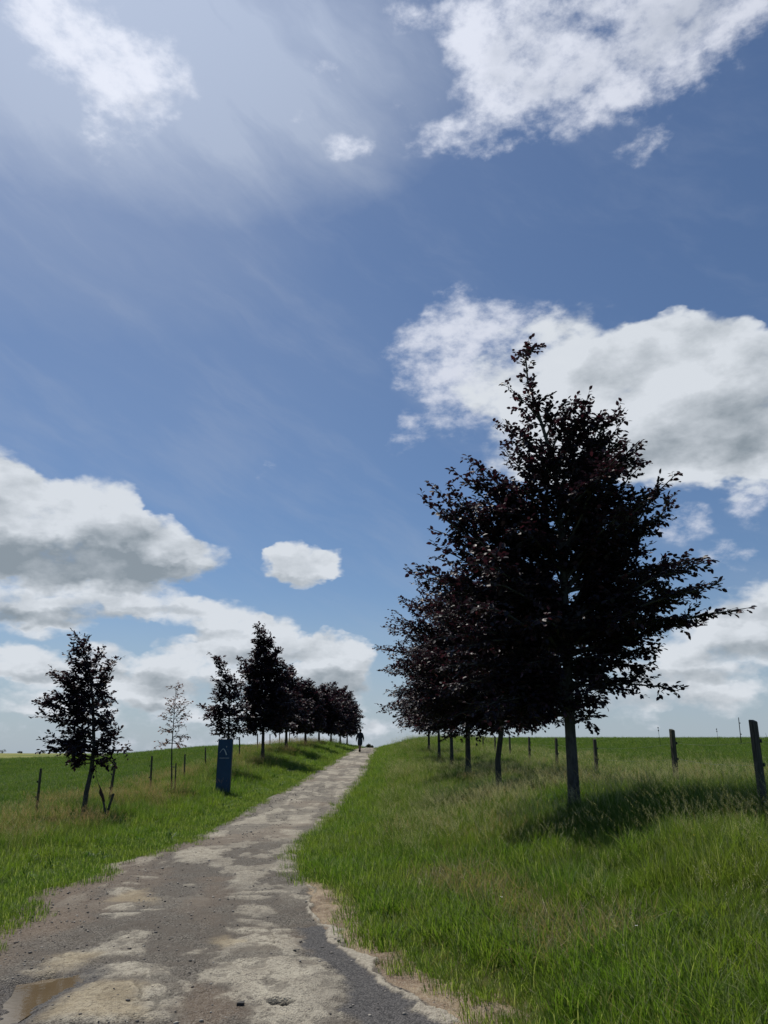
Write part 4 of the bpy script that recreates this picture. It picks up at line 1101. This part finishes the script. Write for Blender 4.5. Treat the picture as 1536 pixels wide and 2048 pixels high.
LPs = [((82, 1537), (74, 1615), 22, .075, 'leaning round fence post farthest left, in tall grass', True),
       ((304, 1512), (301, 1575), 29, .075, 'fence post left of the thin young tree', True),
       ((370, 1508), (369, 1545), 34, .07, 'fence post just right of the thin young tree', True),
       ((411, 1495), (411, 1535), 42, .08, 'fence post on the field skyline, left of the blue sign', True),
       ((479, 1474), (479, 1508), 48, .09, 'fence post standing above the bank just right of the blue sign', True),
       ((515, 1467), (515, 1492), 55, .09, 'fence post left of the tallest left tree trunk', True),
       ((540, 1468), (540, 1490), 62, .09, 'fence post just right of the tallest left tree trunk', True),
       ((559, 1464), (559, 1480), 70, .10, 'fence post on the bank top, left of the next trunk', True),
       ((579, 1462), (579, 1480), 78, .10, 'small fence post on the bank top beside the tree right of the tallest', True),
       ((594, 1461), (594, 1480), 86, .10, 'farthest fence post on the left bank top', True)]
for (t_, b_, Y_, w_, l_, rn) in LPs:
    post(t_, b_, Y_, w_, l_, (.35, .75) if Y_ < 30 else (), -1, group='fence posts along the left bank', rnd=rn)
post((231, 1525), (219, 1598), 24.5, .085, 'fence post tilted to the right behind the leaning left tree', (.35, .75), -1, group='fence posts along the left bank', rnd=True)
# V of short broken stakes by the leaning tree
s1 = post((227, 1587), (214, 1622), 20.6, .07, 'short stake tilting right, one leg of a V near the leaning tree', name='tree_stake', group='short stakes by the leaning tree', rnd=True, cat='stake')
s2 = post((203, 1584), (212, 1620), 20.5, .06, 'short stake tilting left with torn brown webbing on it', name='tree_stake', group='short stakes by the leaning tree', rnd=True, cat='stake')
rag, n, out = new_mat('old_webbing'); princ(n, out, n.mix(n.noise(pos(n), 40, 3, .6), (.05, .03, .022), (.10, .06, .045)), .9, .1)
mb = MB(); a_, b_ = P(192, 1543, 20.45), P(200, 1576, 20.4)
pp = [P(190, 1538, 20.8), P(193, 1553, 20.6), P(197, 1568, 20.45), P(202, 1580, 20.4), P(204, 1592, 20.4)]
mb.tube(pp, [.006, .006, .008, .02, .03], 6)
rr = random.Random(4)
for k in range(9):
    q0 = P(201 + rr.uniform(-2, 3), 1578 + rr.uniform(0, 8), 20.38); q2 = P(201 + rr.uniform(-3, 10), 1596 + rr.uniform(-6, 10), 20.36)
    mb.tube([q0, q0.lerp(q2, .5) + Vector((rr.uniform(-.03, .03), 0, 0)), q2], [.018, .022, .005], 5)
o = mb.build('torn_strap', rag); tag(o, 'frayed brown strap hanging down between leaning tree and short stakes', 'strap')
# stake of the young tree
rt, _ = post((352, 1526), (350, 1582), 27.3, .05, 'short thin stake beside the young tree, with a tie near its top', name='tree_stake', group=None, rnd=True, cat='stake')
mb = MB(); c_ = P(352, 1534, 27.3) - Vector(rt.location); c2 = P(344, 1534, 27.45) - Vector(rt.location)
mb.tube([c_, c2], .016, 6); mb.build('tie', plast, rt)
# thin electric fence poles in the right field
pole_m, n, out = new_mat('pole_dark'); princ(n, out, (.03, .03, .032), .6, .3)
for (t_, b_, rad_, knob, l_) in (((1316, 1455), (1322, 1499), .011, True, 'thin electric fence pole with black knob, left of the dark square post'),
                              ((1433, 1458), (1438, 1492), .011, True, 'thin electric fence pole between the two nearest square posts'),
                              ((1477, 1435), (1483, 1491), .030, False, 'slim dark pole rising above the field just left of the nearest square post'),
                              ((1531, 1466), (1536, 1482), .012, False, 'thin bent electric fence pole at the right picture edge')):
    gxp, Yp = on_ground(b_[0], b_[1])
    t = P(t_[0], t_[1], Yp); g0 = Vector((gxp, Yp, T(gxp, Yp)))
    root = empty('field_pole', g0); tl = t - g0
    mb = MB(); mb.tube([Vector((0, 0, -.15)), tl * .5, tl], [rad_, rad_ * .95, rad_ * .9], 8); mb.build('shaft', pole_m, root)
    if knob:
        for q in (.99, .86):
            m2 = MB(); m2.tube([tl * q - Vector((0, 0, .05)), tl * q, tl * q + Vector((0, 0, .05))], [.02, .045, .02], 8); m2.build('insulator', plast, root)
    elif rad_ > .02:
        for q in (.8, .4):
            m2 = MB(); c_ = tl * q; m2.tube([c_, c_ + Vector((.09, 0, 0))], [.03, .035], 8); m2.build('insulator', plast, root)
    tag(root, l_, 'pole', 'electric fence poles in the right field')

# ---- blue sign ---------------------------------------------------------
blue, n, out = new_mat('blue_panel')
f_ = n.noise(pos(n), 3, 4, .6); princ(n, out, n.mix(n.ss(f_, .35, .7), (.002, .036, .095), (.003, .045, .110)), .38, .4)
side_m, n, out = new_mat('panel_edge'); princ(n, out, (.02, .035, .05), .5, .4)
pale_m, n, out = new_mat('pale_print'); princ(n, out, (.42, .48, .52), .6, .3)
faint_m, n, out = new_mat('faint_print'); princ(n, out, (.035, .075, .14), .6, .3)
SY = 28.0
tl_, br_ = P(438, 1479, SY), P(460, 1585, SY)
sw = (466 - 438) / (768 - 452) * abs(P(452, 1479, SY).x)
scx = P(447, 1560, SY).x
sz0 = T(scx, SY); sh = P(450, 1479, SY).z - sz0
root = empty('blue_sign', (scx, SY, sz0), radians(-3))
MB().box((0, 0, sh / 2 - .05), (sw, .11, sh + .10), None, .006).build('panel', blue, root)
MB().box((0, 0, sh + .004), (sw + .008, .118, .012), None, .003).build('cap', side_m, root)
for s in (-1, 1): MB().box((s * (sw / 2 + .003), 0, sh / 2), (.007, .116, sh - .02), None, .002).build('edge_trim', side_m, root)
fy = -.055
def stroke(pts, ws, mat, name, y=fy - .003):
    V = []; F_ = []
    for i, (a_, z_) in enumerate(pts):
        a0, z0_ = pts[max(0, i - 1)]; a1, z1_ = pts[min(len(pts) - 1, i + 1)]
        t = Vector((a1 - a0, 0, z1_ - z0_)).normalized(); nrm = Vector((-t.z, 0, t.x)) * ws[i] / 2
        c_ = Vector((a_, 0, z_))
        for yy in (y - .002, y + .002): V += [c_ + nrm + Vector((0, yy, 0)), c_ - nrm + Vector((0, yy, 0))]
    for i in range(len(pts) - 1):
        b0, b1 = i * 4, i * 4 + 4
        F_ += [(b0, b0 + 1, b1 + 1, b1), (b0 + 2, b0, b1, b1 + 2), (b0 + 1, b0 + 3, b1 + 3, b1 + 1), (b0 + 3, b0 + 2, b1 + 2, b1 + 3)]
    m_ = MB(); m_.v = V; m_.f = F_; return m_.build(name, mat, root)
def SP(u, v):     # position on the sign face from the close-up of the photograph (fractions of the panel)
    return (u * sw, sh * (1 - v))
def curve(pts, n_=18):
    o = []
    for s in range(n_ + 1):
        f = s / n_ * (len(pts) - 1); i = min(int(f), len(pts) - 2); t = f - i
        p0 = pts[max(0, i - 1)]; p1 = pts[i]; p2 = pts[i + 1]; p3 = pts[min(len(pts) - 1, i + 2)]
        o.append(tuple(.5 * (2 * p1[k] + (p2[k] - p0[k]) * t + (2 * p0[k] - 5 * p1[k] + 4 * p2[k] - p3[k]) * t * t + (3 * p1[k] - p0[k] - 3 * p2[k] + p3[k]) * t ** 3) for k in (0, 1)))
    return o
c1 = curve([SP(-.36, .245), SP(-.24, .20), SP(-.14, .174), SP(-.06, .182), SP(.02, .215), SP(.10, .262), SP(.13, .285)])
stroke(c1, [.010 + .032 * (i / (len(c1) - 1)) for i in range(len(c1))], pale_m, 'emblem')
c2 = curve([SP(.05, .180), SP(.14, .178), SP(.24, .205), SP(.32, .240)])
stroke(c2, [.014 + .02 * (i / (len(c2) - 1)) for i in range(len(c2))], faint_m, 'emblem')
stroke([SP(.105, .122), SP(.108, .133), SP(.100, .146)], [.012, .034, .016], pale_m, 'emblem')
stroke([SP(-.12, .148), SP(-.08, .135)], [.02, .016], faint_m, 'emblem')
# one short line of small capitals, too small to read
mb = MB(); rr = random.Random(2); x0 = -.36 * sw; zc_ = sh * (1 - .342); chh = .030; cw = .72 * sw / 8
for k in range(8):
    xa = x0 + k * cw
    if k in (0, 3, 5): mb.box((xa + cw * .2, fy - .003, zc_), (cw * .22, .004, chh)); mb.box((xa + cw * .62, fy - .003, zc_), (cw * .2, .004, chh)); mb.box((xa + cw * .4, fy - .0035, zc_), (cw * .3, .004, chh * .25))
    elif k in (1, 2, 6):
        mb.box((xa + cw * .2, fy - .003, zc_), (cw * .22, .004, chh))
        for q in (-.4, 0, .4): mb.box((xa + cw * .45, fy - .0035, zc_ + q * chh), (cw * .45, .004, chh * .22))
    else:
        mb.box((xa + cw * .4, fy - .003, zc_ + .4 * chh), (cw * .6, .004, chh * .2)); mb.box((xa + cw * .4, fy - .003, zc_ - .4 * chh), (cw * .6, .004, chh * .2)); mb.box((xa + cw * .4, fy - .0035, zc_), (cw * .24, .004, chh * .7))
mb.build('lettering', pale_m, root)
tag(root, 'tall dark blue sign slab with a small pale curved emblem, standing on the left verge', 'sign')

# ---- walker ------------------------------------------------------------
def skin_body(name, verts, edges, radii, mat, parent, root_i=0, sub=2):
    me = bpy.data.meshes.new(name); me.from_pydata(verts, edges, [])
    o = bpy.data.objects.new(name, me); COL.objects.link(o); me.materials.append(mat)
    sk = o.modifiers.new('skin', 'SKIN'); sk.use_smooth_shade = True
    for i, sv_ in enumerate(me.skin_vertices[0].data):
        rr_ = radii[i]; sv_.radius = rr_ if hasattr(rr_, '__len__') else (rr_, rr_); sv_.use_root = (i == root_i)
    s_ = o.modifiers.new('sub', 'SUBSURF'); s_.levels = s_.render_levels = sub
    dg = bpy.context.evaluated_depsgraph_get(); dg.update()
    m2 = bpy.data.meshes.new_from_object(o.evaluated_get(dg)); o.modifiers.clear(); o.data = m2
    for f in m2.polygons: f.use_smooth = True
    if parent: o.parent = parent
    return o
skin_m, n, out = new_mat('skin_tone'); princ(n, out, (.30, .17, .12), .6, .3)
shirt_m, n, out = new_mat('dark_shirt'); princ(n, out, n.mix(n.noise(pos(n), 9, 3, .6), (.012, .015, .020), (.022, .026, .032)), .9, .1)
short_m, n, out = new_mat('grey_shorts'); princ(n, out, n.mix(n.noise(pos(n), 9, 3, .6), (.030, .040, .052), (.045, .058, .072)), .9, .1)
boot_m, n, out = new_mat('boot_leather'); princ(n, out, (.018, .014, .011), .7, .2)
hair_m, n, out = new_mat('dark_hair'); princ(n, out, (.02, .016, .013), .7, .2)
PY = 62.0; pxp = P(720, 1505, PY).x; pzp = float(road_z(np.array([pxp]), np.array([PY]))[0])
person = empty('person', (pxp, PY, pzp), radians(6))
HB = 1.78
# seen from behind, mid-stride: right foot forward (away), left foot behind pushing off. +Y is the walking direction
J = {'pel': (0, 0, .98), 'sp1': (0, .01, 1.12), 'sp2': (0, .02, 1.28), 'chest': (0, .04, 1.42), 'neck': (.01, .06, 1.53), 'hd0': (.02, .085, 1.60), 'hd1': (.02, .09, 1.68), 'hd2': (.02, .085, 1.76),
     'lh': (-.09, 0, .94), 'lk': (-.07, .03, .53), 'lc': (-.065, -.05, .36), 'la': (-.06, -.16, .13), 'lt': (-.065, -.03, .05),
     'rh': (.09, 0, .94), 'rk': (.05, .16, .52), 'rc': (.03, .18, .34), 'ra': (.01, .20, .09), 'rt': (.015, .36, .045),
     'ls': (-.185, .035, 1.435), 'le': (-.27, -.03, 1.16), 'lw': (-.31, .06, .93), 'lm': (-.315, .085, .86),
     'rs': (.185, .035, 1.435), 're': (.26, .08, 1.16), 'rw': (.31, .20, .94), 'rm': (.32, .225, .87)}
names = list(J); ix = {k: i for i, k in enumerate(names)}
E = [('pel', 'sp1'), ('sp1', 'sp2'), ('sp2', 'chest'), ('chest', 'neck'), ('neck', 'hd0'), ('hd0', 'hd1'), ('hd1', 'hd2'), ('pel', 'lh'), ('lh', 'lk'), ('lk', 'lc'), ('lc', 'la'), ('la', 'lt'), ('pel', 'rh'), ('rh', 'rk'), ('rk', 'rc'), ('rc', 'ra'), ('ra', 'rt'),
     ('chest', 'ls'), ('ls', 'le'), ('le', 'lw'), ('lw', 'lm'), ('chest', 'rs'), ('rs', 're'), ('re', 'rw'), ('rw', 'rm')]
RD = {'pel': (.13, .10), 'sp1': (.12, .095), 'sp2': (.13, .10), 'chest': (.14, .10), 'neck': .065, 'hd0': (.085, .095), 'hd1': (.105, .12), 'hd2': (.08, .09), 'lh': .10, 'rh': .10, 'lk': .072, 'rk': .072, 'lc': .072, 'rc': .072, 'la': .046, 'ra': .046, 'lt': .04, 'rt': .04,
      'ls': .052, 'rs': .052, 'le': .052, 're': .052, 'lw': .036, 'rw': .036, 'lm': (.026, .045), 'rm': (.026, .045)}
V = [J[k] for k in names]; EE = [(ix[a_], ix[b_]) for a_, b_ in E]; RR2 = [RD[k] for k in names]
# fingers and thumb: short chains rooted in the palm
for s, h in (('l', 'lm'), ('r', 'rm')):
    c_ = Vector(J[h]); sg = -1 if s == 'l' else 1
    for k, (oy, L_) in enumerate(((-.030, .060), (-.010, .072), (.010, .075), (.030, .068))):
        a_ = len(V); V.append(tuple(c_ + Vector((0, oy, -.035)))); V.append(tuple(c_ + Vector((-sg * .006, oy * 1.1, -.035 - L_ * .5)))); V.append(tuple(c_ + Vector((-sg * .022, oy * 1.1 + .004, -.035 - L_))))
        EE += [(ix[h], a_), (a_, a_ + 1), (a_ + 1, a_ + 2)]; RR2 += [.010, .009, .008]
    a_ = len(V); V.append(tuple(c_ + Vector((-sg * .012, .045, -.005)))); V.append(tuple(c_ + Vector((-sg * .02, .062, -.045))))
    EE += [(ix[h], a_), (a_, a_ + 1)]; RR2 += [.012, .010]
skin_body('body', V, EE, RR2, skin_m, person)
# face on the far side, ears and hair
hd = Vector(J['hd1'])
mb = MB(); bm = bmesh.new(); bmesh.ops.create_uvsphere(bm, u_segments=20, v_segments=14, radius=1)
for v in bm.verts:
    q = v.co.copy(); k = 1.0 if q.z > -.25 or q.y < 0 else .8
    v.co = Vector((q.x * .105 * k, q.y * .118 * k - .012, q.z * .115 + .020)) + hd
bmesh.ops.delete(bm, geom=[v for v in bm.verts if (v.co.y > hd.y + .045 and v.co.z < hd.z + .055) or v.co.z < hd.z - .055], context='VERTS')
b0 = len(mb.v); bm.verts.index_update(); mb.v += [v.co.copy() for v in bm.verts]; mb.f += [tuple(v.index for v in f.verts) for f in bm.faces]; bm.free()
mb.build('hair', hair_m, person, True)
for s in (-1, 1): MB().tube([hd + Vector((s * .078, 0, -.025)), hd + Vector((s * .092, -.004, 0)), hd + Vector((s * .082, -.002, .028))], [.009, .014, .010], 8).build('ear', skin_m, person, True)
MB().tube([hd + Vector((0, .088, .03)), hd + Vector((0, .112, -.008)), hd + Vector((0, .09, -.018))], [.006, .014, .010], 8).build('nose', skin_m, person, True)
# shirt: torso, sleeves
SV = [(0, 0, .90),  (0, .01, 1.10), (0, .02, 1.28), (0, .04, 1.40), (.005, .06, 1.55), (-.17, .035, 1.40), (-.255, -.02, 1.18), (-.30, .03, .94), (.17, .035, 1.40), (.25, .07, 1.18), (.30, .17, .96)]
SE = [(0, 1), (1, 2), (2, 3), (3, 4), (3, 5), (5, 6), (6, 7), (3, 8), (8, 9), (9, 10)]
skin_body('shirt', SV, SE, [(.20, .15), (.195, .15), (.21, .155), (.22, .15), .09, .095, .082, .066, .095, .082, .066], shirt_m, person)
# shorts
HV = [(0, 0, 1.10), (0, 0, .93), (-.09, 0, .86), (-.085, .02, .70), (-.075, .035, .46), (.09, .01, .86), (.075, .08, .70), (.055, .15, .47)]
skin_body('shorts', HV, [(0, 1), (1, 2), (2, 3), (3, 4), (1, 5), (5, 6), (6, 7)], [(.19, .15), (.195, .155), .14, .135, .125, .14, .135, .125], short_m, person)
for s in ('l', 'r'):
    a_, t_ = Vector(J[s + 'a']), Vector(J[s + 't']); hl = a_ + (a_ - t_).normalized() * .05; hl.z = a_.z - .05 if s == 'l' else .045
    up_ = Vector(J[s + 'c']).lerp(a_, .55)
    V_ = [tuple(up_), tuple(a_), tuple(hl), tuple(a_.lerp(t_, .6) - Vector((0, 0, .012))), tuple(t_ + (t_ - a_).normalized() * .04)]
    o = skin_body('boot', V_, [(0, 1), (1, 2), (1, 3), (3, 4)], [.075, .07, .06, .06, .05], boot_m, person)
for o in list(person.children):     # stand on the road at the right height
    o.scale = (HB / 1.83,) * 3
mb = MB()
tag(person, 'walker in dark long-sleeved top, knee-length shorts and boots, near the crest of the track', 'person')

# ---- far things ---------------------------------------------------------
def shrub(name, x, Y, h, w, label, group, seed, mat=bush_leaf, leaf=.12, nn=500, cat='bush', trunk_h=.35):
    r = np.random.default_rng(seed); z0 = T(x, Y)
    root = empty(name, (x, Y, z0))
    mb = MB(); P_ = []; D_ = []
    for k in range(7):
        a_ = r.random() * 6.28; e = Vector((math.cos(a_) * w * .4 * r.random(), math.sin(a_) * w * .4 * r.random(), h * (.6 + .35 * r.random())))
        mb.tube([(0, 0, -.1), e * .5 + Vector((0, 0, h * .08)), e], [.05 * h, .03 * h, .008 * h], 5)
    mb.build('stems', bark, root)
    lob_ = [(r.normal(0, w * .25), r.normal(0, w * .25), h * (.35 + .45 * r.random()), w * (.16 + .16 * r.random())) for _ in range(9)]
    for k in range(nn):
        c_ = lob_[r.integers(0, 9)]; v_ = r.normal(0, 1, 3); v_ /= np.linalg.norm(v_); q = c_[3] * (.5 + .6 * r.random())
        P_.append((c_[0] + v_[0] * q, c_[1] + v_[1] * q, max(.05, c_[2] + v_[2] * q * .9))); D_.append(v_ + np.array([0, 0, .3]))
    P_ = np.array(P_); D_ = np.array(D_)
    leaves_mesh('crown', P_, D_, r.normal(0, 1, (len(P_), 3)) + np.array([0, 0, .6]), leaf * (.7 + .6 * r.random(len(P_))), mat, root, r)
    tag(root, label, cat, group); return root
for (u, vt, Yq, w_, lb, sd0) in ((737, 1487, 96, .40, 'leftmost small dark bush on the crest, beside the walker', 31), (743, 1488, 99, .50, 'middle small dark bush on the crest of the track', 32), (749, 1492, 102, .25, 'rightmost and smallest dark bush on the crest', 33)):
    q = P(u, vt, Yq); h_ = q.z - T(q.x, Yq); shrub('crest_bush', q.x, Yq, max(.6, h_), w_ * 1.3, lb, 'bushes on the crest of the track', sd0, leaf=.11)
for (u, Yq, h_, w_, lb, sd0) in ((4, 1235, 5, 9, 'distant tree at the left picture edge on the yellowish hill', 41), (38, 1240, 3.2, 4, 'small distant tree on the yellowish hill, second from the left', 42), (87, 1230, 4, 7, 'distant tree on the yellowish hill just left of the leaning tree', 43), (42, 1242, 3, 3, 'tiny distant tree close beside the second one on the yellowish hill', 44)):
    q = P(u, 1507, Yq); shrub('distant_tree', q.x, Yq, h_, w_, lb, 'distant trees on the yellowish hill', sd0, leaf=1.0, nn=160, cat='tree')
# hedge between the far fields
r = np.random.default_rng(9); nn = 2600
hx = np.linspace(P(-160, 1525, 470).x, P(120, 1525, 470).x, 60)
P_ = []; 
for k in range(nn):
    x_ = r.uniform(hx[0], hx[-1]); y_ = 470 + (x_ - hx[0]) * .12 + r.normal(0, 1.0); P_.append((x_, y_, T(x_, y_) + abs(r.normal(0, 1.0)) * (.7 + .8 * vnoise(np.array([x_ / 9]), np.array([.5]))[0])))
P_ = np.array(P_); leaves_o = leaves_mesh('hedge', P_, r.normal(0, 1, (nn, 3)), r.normal(0, 1, (nn, 3)), 1.3 * (.6 + .7 * r.random(nn)), bush_leaf, None, r)
tag(leaves_o, 'dark field hedge in the dip below the yellowish hill at far left', 'hedge')
# a broken fragment of tile on the road and the lump beyond
tile_m, n, out = new_mat('dark_fragment'); princ(n, out, (.03, .028, .026), .7, .3)
fx, fyy = on_road(481, 2021)
mb = MB(); mb.v = [Vector(q) for q in ((-.026, -.022, 0), (.026, -.016, 0), (.022, .024, 0), (-.020, .020, 0), (-.024, -.020, .016), (.024, -.014, .014), (.020, .022, .018), (-.018, .018, .015))]
mb.f = [(0, 1, 2, 3), (4, 5, 6, 7), (0, 1, 5, 4), (1, 2, 6, 5), (2, 3, 7, 6), (3, 0, 4, 7)]
o = mb.build('stone_chip', tile_m, loc=(fx, fyy, float(road_z(np.array([fx]), np.array([fyy]))[0]) + .002))
tag(o, 'small dark square chip of stone lying left of the pothole', 'stone')
